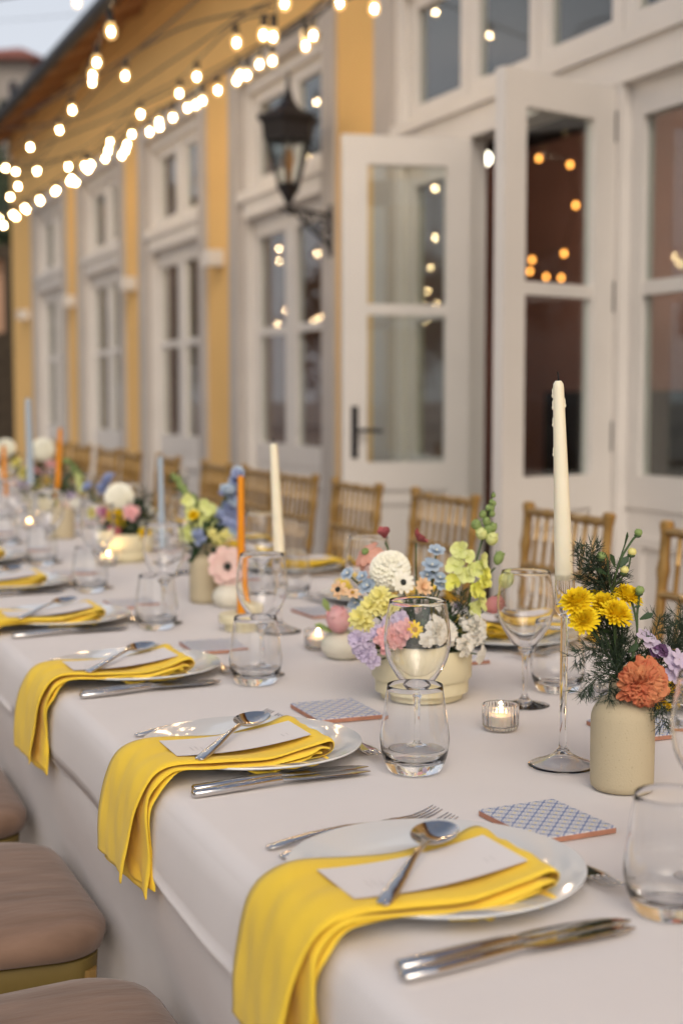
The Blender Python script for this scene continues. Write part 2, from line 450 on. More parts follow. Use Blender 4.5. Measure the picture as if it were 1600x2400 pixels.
def window(y0, y1):
    # grey surround part
    s = MB(); T = .17
    s.box(-.02, .12, y0, y0+T, 0, 3.25).box(-.02, .12, y1-T, y1, 0, 3.25).box(-.022, .12, y0+T, y1-T, 3.13, 3.248)
    bpart(s, 'stone_surround', M['stone'], smooth=False)
    a, b = y0+T, y1-T; mid = (a+b)/2
    fr = MB(); ring(fr, .03, .12, a, b, .02, 3.13, .06, .05, .07)
    fr.box(.0, .13, a+.06, b-.06, 2.30, 2.47)      # transom
    fr.box(-.02, .0, a, b, 2.40, 2.46)
    fr.box(.05, .118, mid-.03, mid+.03, 2.47, 3.06)
    f = fr.build('window', M['white'], bld, smooth=False)
    for (p, q) in ((a+.062, mid-.002), (mid+.002, b-.062)):
        sash(f, p, q, .80, 2.30, bar=1.60, bz=.12)
    for (p, q) in ((a+.062, mid-.032), (mid+.032, b-.062)):
        sash(f, p, q, 2.47, 3.06, bz=.07)
    pn = MB().box(.075, .115, a+.06, b-.06, .07, .80); ring(pn, .055, .075, a+.10, mid-.03, .14, .72, .03, .03, .03); ring(pn, .055, .075, mid+.03, b-.10, .14, .72, .03, .03, .03)
    pn.build('bottom_panel', M['white'], f, smooth=False)
for a, b in bays: window(a, b)

# door portal: Y 3.0 .. 6.45
s = MB(); s.box(-.02, .12, 6.24, 6.45, 0, 3.25).box(-.02, .12, 3.0, 3.15, 0, 3.25).box(-.022, .12, 3.15, 6.24, 3.13, 3.248)
bpart(s, 'stone_surround', M['stone'], smooth=False)
H1, H2 = 5.475, 4.385          # hinge lines
fr = MB(); ring(fr, .0, .12, 3.15, 6.24, .02, 3.13, .07, .03, .07)
fr.box(-.01, .13, 3.22, 6.17, 2.30, 2.48).box(-.03, -.01, 3.15, 6.24, 2.42, 2.47)
fr.box(-.005, .075, H1, H1+.06, .05, 2.30).box(-.005, .075, H2-.05, H2, .05, 2.30)
portal = fr.build('door_portal', M['white'], bld, smooth=False)
for i in range(5):
    a = 3.22 + i*.59
    sash(portal, a+.004, a+.586, 2.48, 3.06, x=.04, sw=.07, bz=.07)
def sidelight(a, b):
    sash(portal, a, b, .80, 2.30, x=.035, sw=.07, bar=1.58, bz=.12)
    pn = MB().box(.045, .08, a, b, .05, .80); ring(pn, .03, .045, a+.07, b-.07, .14, .70, .035, .035, .035)
    pn.build('bottom_panel', M['white'], portal, smooth=False)
sidelight(H1+.062, 6.168)
sidelight(3.222, H2-.052)
def leaf(y, ang, handle):
    """door leaf hinged at (XW, y); local X runs from hinge to free edge"""
    d = bpy.data.objects.new('door', None)
    mb = MB(); W, T = .555, .045
    mb.box(0, .105, -T/2, T/2, .06, 2.29).box(W-.105, W, -T/2, T/2, .06, 2.29)
    mb.box(.105, W-.105, -T/2, T/2, 2.17, 2.29).box(.105, W-.105, -T/2, T/2, .80, .92)
    mb.box(.105, W-.105, -T/2+.008, T/2-.008, 1.545, 1.59).box(.105, W-.105, -T/2, T/2, .06, .18)
    mb.box(.105, W-.105, -.008, .008, .18, .80)
    ring(mb, 0, 0, 0, 0, 0, 0, 0, 0, 0) if False else None
    for sy in (-1, 1):
        y0, y1 = (sy*.008, sy*.018) if sy > 0 else (-.018, -.008)
        mb.box(.13, .16, y0, y1, .21, .77).box(W-.16, W-.13, y0, y1, .21, .77).box(.16, W-.16, y0, y1, .21, .24).box(.16, W-.16, y0, y1, .74, .77)
    d = mb.build('door', M['white'], bld, smooth=False)
    d.location = (-.012, y, 0); d.rotation_euler = (0, 0, ang)
    for a, b in ((.92, 1.545), (1.59, 2.17)):
        MB().box(.101, W-.101, -.003, .003, a-.004, b+.004).build('pane', M['pane'], d, smooth=False)
    h = MB()
    for sy in (-1, 1):
        h.box(W-.065, W-.035, min(sy*T/2, sy*(T/2+.006)), max(sy*T/2, sy*(T/2+.006)), .94, 1.16)
        h.tube([(W-.05, sy*T/2, 1.06), (W-.05, sy*(T/2+.045), 1.06), (W-.16, sy*(T/2+.05), 1.055)], .008, 8)
    if handle: h.build('handle', M['dark_metal'], d)
    for z in (.45, 1.0, 1.5, 2.1):
        MB().tube([(-.008, -.03*(1 if handle else -1), z), (-.008, -.03*(1 if handle else -1), z+.11)], .011, 8).build('hinge', M['dark_metal'], d)
    st = MB().tube([(.44, -.03, 1.22), (.47, -.045, 1.20), (.52, -.045, 1.13)], .008, 6)
    if not handle: st.build('door_stay', M['dark_metal'], d)
    return d
leaf(H1-.01, R(180-11), True)
leaf(H2+.01, R(180+16), False)
# small white fixtures on the piers
for i, (a, b) in enumerate(piers[1:]):
    t = thing('wall_light', ['small white box wall light on first yellow pier left of the iron lantern', 'small white box wall light on second yellow pier beyond the lantern',
        'small white box wall light on third yellow pier beyond the lantern', 'small white box wall light near the far corner of the building'][i], 'wall light', (XW, (a+b)/2 - (.02 if i < 3 else .3), 2.10), group='white wall lights on the yellow piers')
    MB().box(-.11, -.002, -.08, .08, -.05, .05).build('housing', M['white'], t, smooth=False)
    MB().box(-.09, -.02, -.06, .06, -.058, -.05).build('lens', M['china'], t, smooth=False)

# lit globe lamp hanging inside the open doorway
gp = atd(1135, 372, 9.6)
t = thing('pendant_lamp', 'small glowing globe lamp hanging inside the open doorway', 'lamp', gp)
MB().ell((0, 0, 0), (.045, .045, .045), 20, 12).build('globe', emit_mat('lit_globe', (1, .93, .72), 5), t)
MB().tube([(0, 0, .045), (0, 0, 3.4-gp.z)], .004, 6).build('cord', M['cable'], t)
pl = bpy.data.lights.new('globe_light', 'POINT'); pl.energy = 30; pl.color = (1, .75, .55); pl.shadow_soft_size = .05
plo = bpy.data.objects.new('globe_light', pl); col.objects.link(plo); plo.parent = t; plo.location = (0, 0, -.12)
# bulbs added inside the room to stand in for reflections in the door glass
ibm = emit_mat('bulb_reflection_glow', (1, .36, .07), 6)
t = thing('string_lights', 'orange bulbs added behind the open door to stand in for bulb reflections', 'string lights', (0, 0, 0))
IB = [(1222, 371, 9.2), (1262, 371, 9.4), (1335, 386, 9.0), (1348, 481, 9.3), (1321, 594, 9.6), (1246, 609, 10), (1241, 636, 10.2), (1279, 649, 10.4), (1314, 651, 10.2)]
MB().tube([atd(x, y, d)+Vector((0, 0, .03)) for x, y, d in IB[:9]], .003, 5).build('cable', M['cable'], t)
bm_ = None
for q in IB:
    if bm_ is None: o = MB().ell((0, 0, 0), (.014, .014, .018), 10, 6).build('light_bulb', ibm, t); bm_ = o.data
    else: o = bpy.data.objects.new('light_bulb', bm_); col.objects.link(o); o.parent = t
    o.location = atd(*q)
# iron lantern
t = thing('wall_lantern', 'black iron lantern on a scrolled wall bracket beside the open doors', 'lantern', (XW, 7.0, 2.235))
LX = -.255
def hexa(prof, mb, mi=0):
    return mb.lathe(prof, 6, (LX, 0, 0), mi=mi)
mb = MB(); hexa([(.001, .60), (.008, .585), (.012, .56), (.02, .53), (.035, .49), (.06, .455), (.10, .428), (.158, .408), (.168, .395), (.163, .380), (.145, .36), (.136, .30), (.11, .30), (.11, .39), (.02, .42)], mb)
mb.tube([(LX, 0, .58), (LX, 0, .64)], [.012, .003], 8)
for k in range(6):
    a = 2*PI*k/6; c, s_ = math.cos(a), math.sin(a)
    mb.ell((LX+.158*c, .158*s_, .395), (.014, .014, .02), 6, 4)
mb.build('lantern_roof', M['dark_metal'], t, ang=20)
mb = MB()
for k in range(6):
    a = 2*PI*k/6; c, s_ = math.cos(a), math.sin(a)
    mb.tube([(LX+.128*c, .128*s_, .31), (LX+.052*c, .052*s_, .055)], .0075, 6)
hexa([(.136, .315), (.136, .285), (.12, .285), (.12, .315)], mb)
hexa([(.001, -.04), (.02, -.03), (.03, -.01), (.055, .03), (.068, .06), (.055, .068), (.001, .068)], mb)
mb.build('lantern_cage', M['dark_metal'], t)
mb = MB(); hexa([(.120, .30), (.047, .065)], mb); mb.build('lantern_glass', M['pane'], t, smooth=False)
MB().lathe([(.001, .07), (.014, .07), (.016, .12), (.03, .17), (.032, .20), (.02, .235), (.001, .25)], 12, (LX, 0, 0)).build('lamp_bulb', mat('amber_lamp_glass', (.55, .28, .10), rough=.2, trans=.3), t)
mb = MB(); mb.tube([(LX, 0, -.03), (LX, 0, -.07), (LX+.02, 0, -.09)], .014, 8)
mb.tube([(LX-.05, 0, -.075), (LX-.02, 0, -.062), (LX+.08, 0, -.066), (LX+.16, 0, -.075), (-.01, 0, -.085)], [.006, .012, .011, .011, .014], 8)
def scroll(mb, cx, cz, r0, turns, a0, dirn, rad=.008):
    pts = []
    for i in range(26):
        q = i/25; a = a0 + dirn*turns*2*PI*q; r = r0*(1-.8*q)
        pts.append((cx+r*math.cos(a), 0, cz+r*math.sin(a)))
    mb.tube(pts, rad, 6)
scroll(mb, -.07, -.13, .055, 1.4, 1.2, -1); scroll(mb, -.15, -.105, .035, 1.3, 0, 1)
mb.tube([(-.01, 0, -.27), (-.05, 0, -.22), (-.12, 0, -.17), (-.20, 0, -.10), (-.22, 0, -.075)], [.012, .011, .01, .01, .008], 8)
mb.box(-.022, -.001, -.03, .03, -.30, -.03)
mb.build('bracket', M['dark_metal'], t)

# ------------------------------------------------------------------ things beyond the building
def leafy(c, r, n, seed, size=.22, flat=.8):
    rnd = random.Random(seed); mb = MB(); lumps = []
    for i in range(11):
        a, b = rnd.uniform(0, 2*PI), rnd.uniform(-.7, 1)
        lumps.append((Vector((r*.62*math.cos(a)*math.sqrt(max(0, 1-b*b)), r*.62*math.sin(a)*math.sqrt(max(0, 1-b*b)), r*flat*.62*b)), r*rnd.uniform(.3, .52)))
    for i in range(n):
        L, lr = rnd.choice(lumps)
        d = Vector((rnd.gauss(0, 1), rnd.gauss(0, 1), rnd.gauss(0, 1))).normalized()
        p = Vector(c) + L + d*lr*rnd.uniform(.7, 1.05)
        a = Vector((rnd.gauss(0, 1), rnd.gauss(0, 1), rnd.gauss(0, 1))).normalized()*size*rnd.uniform(.6, 1.3)
        b2 = d.cross(a).normalized()*size*.6
        mb.add([p-a*.5, p+b2*.5, p+a*.5, p-b2*.5], [(0, 1, 2, 3)])
    return mb
def make_tree(loc, h, r, seed, label, group, n=5000, size=.3):
    t = thing('tree', label, 'tree', loc, 0, group)
    mb = MB(); mb.tube([(0, 0, -.2), (.1, 0, h*.3), (0, .1, h*.62)], [r*.09, r*.06, r*.03], 8)
    for k in range(5):
        a = k*1.3; mb.tube([(.05, .02, h*(.3+.05*k)), (r*.5*math.cos(a), r*.5*math.sin(a), h*(.55+.06*k))], [r*.035, r*.01], 5)
    mb.build('trunk', M['bark'], t)
    leafy((0, 0, h*.58), r, n, seed, size, h*.42/r*.95).build('crown', M['tree'], t, smooth=False)
    return t
proto = make_tree((-11, 9, 0), 6.5, 3.4, 3, 'dark leafy tree opposite the yellow building, mirrored in its window panes', 'trees opposite the building, mirrored in the panes')
for i, (x, y, rz) in enumerate([(-12, 1.5, 1), (-12.5, 16, 2.2), (-12, -5, 4), (-14, 44, 5), (-19, 55, .6), (-13, -12, 2), (-22, 47, 1.5), (-9, 52, 3), (-27, 38, 0), (-31, 46, 2.8)]):
    dup(proto, (x, y, 0), rz, 'dark leafy tree opposite the building, ' + ['facing the open doors', 'facing the third window', 'behind the camera', 'facing the fourth window', 'far beyond the corner', 'farthest behind the camera', 'second of the far row', 'nearest the terrace in the far row', 'third of the far row', 'last of the far row'][i])
far = make_tree((2.2, 23, 0), 7.6, 2.6, 9, 'dark tree standing just beyond the far corner of the yellow building', 'dark trees beyond the far corner', 4000)
dup(far, (-.3, 27, 0), 1.2, 'dark tree at the left edge beyond the far end of the table'); dup(far, (4.6, 30, 0), 2.5, 'dark tree mostly hidden behind the far corner of the building'); dup(far, (1.6, 26.5, -1.5), 3.5, 'lower dark tree below the distant pale house')
# far villa with a red roof
v0 = atd(-150, 120, 62); v1 = atd(70, 120, 62)
hs = thing('house', 'pale stone house with a red tiled hip roof rising beyond the dark trees', 'house', (v0.x, v0.y, 0), math.atan2(v1.y-v0.y, v1.x-v0.x))
Lh = (Vector((v1.x, v1.y))-Vector((v0.x, v0.y))).length
m_h = mat('pale_house_wall', (.28, .25, .22), rough=.9, var=.1); m_rt = mat('red_roof_tiles', (.26, .09, .06), rough=.85, var=.25, vscale=3)
zt = v0.z - .4
MB().box(0, Lh, 0, 9, 0, zt).build('wall', m_h, hs, smooth=False)
MB().box(-.05, Lh+.05, -.08, 0, zt-3.1, zt-2.9).build('string_course', M['stone'], hs, smooth=False)
MB().add([(-.7, -.7, zt), (Lh+.7, -.7, zt), (Lh+.7, 9.7, zt), (-.7, 9.7, zt), (2.6, 4, zt+1.5), (Lh-1.2, 4, zt+1.5)],
         [(0,1,5,4), (1,2,5), (2,3,4,5), (3,0,4), (3,2,1,0)]).build('roof', m_rt, hs, smooth=False)
for i in range(4):
    for j in range(2):
        x = .5 + i*1.3
        f = MB().box(x, x+.5, -.03, .01, zt-1.9-3*j, zt-.8-3*j).build('window', M['stone'], hs, smooth=False)
        MB().box(x+.06, x+.44, -.045, -.03, zt-1.84-3*j, zt-.86-3*j).build('pane', M['int_dark'], f, smooth=False)
# a lit kiosk window glimpsed past the corner
kp = atd(-48, 655, 19.5)
kk = thing('kiosk', 'dark wooden kiosk with a lit warm hatch past the building corner', 'kiosk', (kp.x, kp.y, 0), -.3)
MB().box(-1.2, .45, 0, 1.6, 0, 2.1).box(-1.2, .45, 0, 1.6, 3.12, 3.3).box(-1.2, -.6, 0, 1.6, 2.1, 3.12).box(.33, .45, 0, 1.6, 2.1, 3.12).build('wall', M['bark'], kk, smooth=False)
MB().box(-.6, .33, .3, .34, 2.1, 3.12).build('lit_panel', mat('warm_lit_panel', (.4, .24, .15), emit=(1, .5, .28), es=.06), kk, smooth=False)

# ------------------------------------------------------------------ string lights
def make_bulb(parent, p, s=1.0, lean=(0, 0)):
    """one bulb hanging from cable point p; shared meshes"""
    o = bpy.data.objects.new('light_bulb', bulb_me); col.objects.link(o); o.parent = parent; o.location = p
    o.rotation_euler = (lean[0], lean[1], 0)
    a = bpy.data.objects.new('socket', sock_me); col.objects.link(a); a.parent = o
    b = bpy.data.objects.new('filament', fil_me); col.objects.link(b); b.parent = o
tmp = MB().lathe([(.011, -.045), (.013, -.052), (.018, -.062), (.0205, -.075), (.018, -.091), (.009, -.101), (.001, -.103)], 14).build('light_bulb', M['env'])
bulb_me = tmp.data; bpy.data.objects.remove(tmp)
tmp = MB().lathe([(.001, .006), (.010, .004), (.013, -.01), (.014, -.045), (.001, -.046)], 10).build('socket', M['cable'])
sock_me = tmp.data; bpy.data.objects.remove(tmp)
tmp = MB().ell((0, 0, -.076), (.0072, .0072, .012), 10, 6).build('filament', M['bulb'])
fil_me = tmp.data; bpy.data.objects.remove(tmp)
def catmull(P, n=14):
    P = [Vector(p) for p in P]; Q = [2*P[0]-P[1]] + P + [2*P[-1]-P[-2]]; out = []
    for i in range(1, len(Q)-2):
        for k in range(n):
            t = k/n; a, b, c, d = Q[i-1:i+3]
            out.append(.5*((2*b) + (c-a)*t + (2*a-5*b+4*c-d)*t*t + (3*b-a-3*c+d)*t**3))
    out.append(P[-1]); return out
def string(label, pts, spacing=None, bulbs=None):
    t = thing('string_lights', label, 'string lights', (0, 0, 0), group='strings of warm bulbs over the terrace')
    cur = catmull(pts)
    pos = []
    if spacing:
        acc = spacing*.5
        for a, b in zip(cur, cur[1:]):
            l = (b-a).length
            while acc <= l:
                pos.append(a.lerp(b, acc/l)); acc += spacing*random.uniform(.9, 1.1)
            acc -= l
    else: pos = [Vector(p) for p in (bulbs or pts)]
    MB().tube(cur, .0045, 6).build('cable', M['cable'], t)
    for p in pos: make_bulb(t, p, lean=(random.uniform(-.08, .08), random.uniform(-.08, .08)))
    return t
def up(p, dz=.076): return Vector((p[0], p[1], p[2]+dz))
def T(*l): return [up(atd(*q)) for q in l]
string('string of warm bulbs running low along the facade from the far left corner', T((-60, 570, 14), (8, 528, 12.8), (100, 468, 11.2), (222, 387, 9.6), (345, 312, 8.4), (500, 222, 7.2), (646, 138, 6.3), (770, 63, 5.7), (1000, -22, 5.0)), .56)
string('second string of bulbs crossing the window tops just above the lowest string', T((-40, 470, 14), (0, 512, 13.3), (50, 492, 12.4), (138, 442, 11), (240, 365, 9.6), (302, 319, 8.9), (410, 270, 8.0), (505, 215, 7.2), (683, 106, 6.2), (722, 74, 5.9), (792, 8, 5.4), (860, -60, 5.1)), .60)
B3 = [(43, 437, 12.6), (160, 391, 10.6), (258, 334, 9.4), (330, 268, 8.4), (422, 219, 7.6), (462, 180, 6.9), (552, 100, 5.9), (620, 82, 5.5), (643, 86, 5.3), (666, 8, 4.9)]
string('string of bulbs fanning from far left to the upper middle of the photo', T(*B3, (720, -80, 4.7)), bulbs=T(*B3))
B4 = [(25, 462, 13), (12, 394, 11.8), (70, 345, 10.3), (138, 305, 9), (168, 259, 8.1), (216, 178, 6.6), (229, 148, 6.0), (258, 74, 5.1)]
string('steep string of large bulbs in front of the brown eave at upper left', T(*B4, (285, -50, 4.5)), bulbs=T(*B4))
B5 = [(37, 469, 13.2), (37, 402, 12), (86, 401, 11), (297, 178, 7.1), (457, 246, 6.9), (560, 176, 6.6), (582, 176, 6.5), (630, 10, 5.6)]
string('loosely looped string of bulbs crossing the yellow frieze', T((0, 480, 13.5), (37, 402, 12), (86, 401, 11), (190, 280, 9), (297, 178, 7.1), (470, 40, 5.4), (560, -60, 5)), bulbs=T((37, 402, 12), (86, 401, 11), (297, 178, 7.1)))
string('short string of bulbs drooping before the window lintels', T((60, 505, 12.8), (178, 428, 10.6), (293, 352, 9.2), (376, 298, 8.4), (447, 246, 7.6), (570, 177, 6.6), (718, 105, 5.8), (800, 30, 5.3), (900, -60, 5)), bulbs=T((178, 428, 10.6), (207, 390, 10), (293, 352, 9.2), (285, 364, 9.0), (376, 298, 8.4), (457, 246, 7.6), (560, 176, 6.7), (582, 177, 6.5), (718, 107, 5.8)))
# overhead strings between the eave and posts on the open side (mirrored in glass, cutlery and panes)
k = 0
for (y0, y1, x0) in [(0.2, 1.2, -3.6), (2.2, 1.8, -3.6), (3.4, 4.6, -3.8), (6.2, 6.0, -4.2), (-1.2, -.6, -3.4), (7.8, 9.5, -4.2)]:
    a = Vector((2.25, y0, 3.62)); b = Vector((x0, y1, 3.5)); pts = []
    for i in range(9):
        q = i/8; p = a.lerp(b, q); p.z -= (.42 if y0 < 5 else .25)*4*q*(1-q); pts.append(p)
    string(['string of bulbs overhead nearest the camera, mirrored in the cutlery', 'string of bulbs crossing over the table above the second plate', 'string of bulbs crossing high over the middle of the table',
            'string of bulbs crossing over the table in front of the lantern', 'string of bulbs behind the camera, mirrored in the door panes', 'string of bulbs crossing over the far half of the table'][k], pts, .50); k += 1
for lab, pts, sp in [
    ('string of bulbs running along the facade behind the camera', [(2.35, 2.6, 3.3), (2.5, -1, 2.75), (2.6, -5, 2.55), (2.55, -10, 2.7), (2.6, -18, 2.2)], .75),
    ('lower string of bulbs sagging along the wall behind the camera', [(2.7, -3.4, 3.2), (2.75, -6, 2.3), (2.65, -9, 2.0), (2.8, -13, 1.9), (2.9, -20, 1.9)], .8),
    ('string of bulbs over the far left terrace, mirrored in the windows', [(1.5, 11, 3.0), (.2, 14, 2.55), (-2, 18, 2.3), (-5, 25, 2.4)], .9),
    ('string of bulbs over the open terrace left of the table', [(-.6, 3, 3.2), (-1.4, 8, 2.75), (-2.4, 12, 2.6), (-4, 18, 2.8)], .9),
    ('second string of bulbs over the open terrace, farther left', [(1.2, 7.5, 3.3), (.2, 9.5, 2.9), (-1.5, 12, 2.3), (-4, 14, 2.7)], .9)]:
    string(lab, pts, sp)
def mir(*l): return [up((2*(XW+.095)-v.x, v.y, v.z)) for v in [atd(*q) for q in l]]
for lab, L_ in [('string of bulbs beyond the middle of the table, mirrored in the first window', [(655, 583, 15), (655, 612, 16.2), (745, 595, 13.6), (742, 240, 10)]),
    ('low string of bulbs over the far terrace, mirrored in two windows', [(470, 723, 20), (650, 760, 17), (670, 728, 16), (735, 752, 15), (753, 742, 14.3)]),
    ('string of bulbs mirrored one above another beside the open left door', [(1040, 443, 9), (1037, 558, 11), (1028, 628, 13), (1015, 684, 15), (1005, 705, 16), (1035, 712, 16.5), (1010, 752, 18)]),
    ('string of bulbs over the open terrace, mirrored in the right hand pane', [(1600, 40, 6.2), (1564, 62, 6.8), (1520, 66, 7.2), (1370, 135, 8), (1558, 338, 10.5), (1552, 412, 12), (1556, 505, 13), (1543, 632, 14), (1604, 620, 14.5)])]:
    string(lab, mir(*L_), bulbs=mir(*L_))
pc = thing('light_cable', 'thin dark cables sagging in front of the yellow frieze', 'cable')
for a in ([(245, 42, 5.2), (340, 32, 5.1), (470, -6, 5.0)], [(20, 330, 10), (200, 300, 8.5), (420, 170, 7), (600, 62, 5.8), (760, 20, 5.4)], [(60, 380, 10.5), (300, 290, 8.6), (560, 170, 6.8), (800, 25, 5.6)],
          [(60, 300, 9), (230, 210, 7.5), (420, 110, 6.2), (640, 62, 5.5)], [(-30, 60, 30), (90, 52, 26), (200, 44, 22)]):
    MB().tube(catmull(T(*a), 6), .005, 5).build('cable', M['cable'], pc)

# ------------------------------------------------------------------ chairs
def make_chair():
    t = thing('banquet_chair', 'gold bamboo-style chair', 'chair')
    def bamboo(p, q, r, n, knots, name, m=None):
        p, q = Vector(p), Vector(q); pts = []; rad = []
        ks = [(i+1)/(knots+1) for i in range(knots)]
        st = [0.0]
        for kx in ks: st += [kx-.022, kx-.008, kx, kx+.008, kx+.022]
        st.append(1.0)
        for s_ in st:
            near = min([abs(s_-kx) for kx in ks] or [1])
            pts.append(p.lerp(q, s_)); rad.append(r*(1.28 if near < .001 else (1.22 if near < .01 else 1.0)))
        return MB().tube(pts, rad, n).build(name, m or M['gold'], t)
    H = .92
    for sy in (-1, 1):
        # rear post, leaning back
        pts = [(-.17, sy*.175, 0), (-.185, sy*.18, .45), (-.215, sy*.19, .70), (-.235, sy*.195, H-.008), (-.236, sy*.195, H)]
        mb = MB(); c = catmull(pts[:-1], 8); c.append(Vector(pts[-1]))
        rad = [.0125 if i % 5 else .0165 for i in range(len(c))]; rad[-1] = .012; rad[-2] = .0175
        mb.tube(c, rad, 10).build('back_post', M['gold'], t)
        bamboo((.17, sy*.185, 0), (.175, sy*.185, .44), .0135, 8, 3, 'leg')
        bamboo((-.17, sy*.175, .22), (.172, sy*.185, .22), .009, 6, 2, 'stretcher')
    bamboo((.172, -.185, .26), (.172, .185, .26), .009, 6, 2, 'stretcher')
    xb = lambda z: -.185 - (z-.45)*.108
    for z, r_ in ((.895, .011), (.755, .010), (.62, .010)):
        bamboo((xb(z), -.19, z), (xb(z), .19, z), r_, 8, 3, 'back_rail')
    for i in range(7):
        y = -.138 + i*.046
        bamboo((xb(.755), y, .755), (xb(.895), y*1.02, .895), .0058, 6, 1, 'spindle')
    for i in range(5):
        y = -.12 + i*.06
        bamboo((xb(.62), y, .62), (xb(.755), y, .755), .0058, 6, 1, 'spindle')
    def rr(x0, x1, w0, w1, rad, n=6):
        out = []
        for cx, cy, a0 in ((x1-rad, w1-rad, 0), (x0+rad, w0-rad, 90), (x0+rad, -w0+rad, 180), (x1-rad, -w1+rad, 270)):
            for i in range(n+1):
                a = R(a0 + 90*i/n); out.append((cx+rad*math.cos(a), cy+rad*math.sin(a)))
        return out
    def slab(layers, name, m):
        mb = MB(); n = None; vs = []
        for (z, inset, rad) in layers:
            o = rr(-.195+inset, .205-inset, .19-inset, .212-inset, max(.01, rad-inset*.6)); n = len(o); vs += [(x, y, z) for x, y in o]
        fs = [(i*n+k, i*n+(k+1)%n, (i+1)*n+(k+1)%n, (i+1)*n+k) for i in range(len(layers)-1) for k in range(n)]
        fs.append(tuple(range(n-1, -1, -1))); fs.append(tuple((len(layers)-1)*n+k for k in range(n)))
        mb.add(vs, fs); return mb.build(name, m, t, ang=50)
    slab([(.42, .012, .05), (.455, .010, .05), (.457, .012, .05)], 'seat_rail', M['gold2'])
    slab([(.458, .012, .06), (.462, .001, .07), (.475, -.006, .08), (.488, -.006, .08), (.498, .003, .08), (.505, .02, .08), (.510, .06, .07), (.512, .11, .05)], 'seat_cushion', M['velvet'])
    return t
chair = make_chair()
farY = [2.44, 3.07, 3.755, 4.36, 4.94, 5.40, 5.90, 6.72, 7.32, 7.86, 8.6, 9.25, 9.9]
ordw = ['nearest', 'second', 'third', 'fourth', 'fifth', 'sixth', 'seventh', 'eighth', 'ninth', 'tenth', 'eleventh', 'twelfth', 'thirteenth']
chair.location = (1.66, farY[0], 0); chair.rotation_euler = (0, 0, PI)
chair['label'] = 'nearest gold bamboo chair across the table, cut by the right edge'; chair['group'] = 'gold chairs along the building side of the table'
for i, y in enumerate(farY[1:]):
    dup(chair, (1.66+random.uniform(-.015, .015), y, 0), PI+random.uniform(-.05, .05), f'{ordw[i+1]} gold bamboo chair from the right along the building side of the table')
for i, y in enumerate([1.435, 2.0, 2.56, 3.12]):
    dup(chair, (.222, y, 0), random.uniform(-.02, .02), ['taupe cushioned gold chair at the bottom left, nearest the camera', 'taupe cushioned gold chair second from the camera at lower left',
        'taupe cushioned chair third from the camera at the left edge', 'taupe cushioned chair fourth from the camera, just outside the left edge'][i], 'cushioned chairs along the left side of the table')

# ------------------------------------------------------------------ table and cloth
TY0, TY1 = -.35, 10.4
TX0, TX1 = .42, 1.42
tb = thing('dining_table', 'long banquet table hidden under white cloth, lined with place settings', 'table', (.92, 5, 0))
MB().box(-.485, .485, TY0-4.98, TY1-5.02, .715, .742).build('tabletop', M['bark'], tb, smooth=False)
for sx in (-1, 1):
    for y in (-5.2, -3.4, -1.7, 0, 1.7, 3.4, 5.2):
        MB().box(sx*.40-.02, sx*.40+.02, y-.02, y+.02, 0, .715).build('leg', M['bark'], tb, smooth=False)
def nz(y, s, ph): return math.sin(y*s+ph)+.6*math.sin(y*s*1.73+ph*2.1)+.4*math.sin(y*s*3.1+ph*.7)
def cloth():
    mb = MB(); Rr = .02
    prof = []
    prof.append((TX0-.010, .652, 1)); prof.append((TX0-.0115, .655, 1)); prof.append((TX0-.012, .66, .9))
    for i in range(6): prof.append((TX0-.012+.012*(i/5)**2*.6, .66+.07*i/5, .8-.5*i/5))
    for i in range(1, 9):
        a = PI - PI/2*i/8; prof.append((TX0+Rr+Rr*math.cos(a)-.003*(1-i/8), .73+Rr*math.sin(a), .2*(1-i/8)))
    top = [(TX0+Rr + (TX1-TX0-2*Rr)*i/44, .75, 0) for i in range(1, 45)]
    prof += top
    for i in range(1, 9):
        a = PI/2 - PI/2*i/8; prof.append((TX1-Rr+Rr*math.cos(a), .73+Rr*math.sin(a), 0))
    prof += [(TX1, .69, .3), (TX1+.01, .652, .5)]
    ny = 900; n = len(prof); vs = []
    for j in range(ny+1):
        y = TY0+(TY1-TY0)*j/ny
        for i, (x, z, wv) in enumerate(prof):
            dx = -wv*.0035*nz(y, 5, 1) - wv*.0008*nz(y, 14, 2)
            dz = 0
            if i >= 17 and i < n-10:
                dz = .0003*nz(y*1.0+x*2.2, 3.1, .4)
                # pressed fold creases
                for (cx, cw, ch) in ((.92, .003, .0007), (.62, .003, .0005), (1.19, .003, .0005)):
                    dz += ch*math.exp(-((x-cx-.006*math.sin(y*1.3))/cw)**2)
                d = ((y - (1.86 - .55*(x-.92))) / .006)
                dz += .0006*math.exp(-d*d) if .85 < x < 1.25 else 0
            vs.append((x+dx, y, z+dz))
    fs = [(j*n+i, j*n+i+1, (j+1)*n+i+1, (j+1)*n+i) for j in range(ny) for i in range(n-1)]
    mb.add(vs, fs)
    o = mb.build('tablecloth', M['cloth'], ang=180)
    return tag(o, 'white linen top cloth covering the long table with a short drop', 'tablecloth')
cloth()
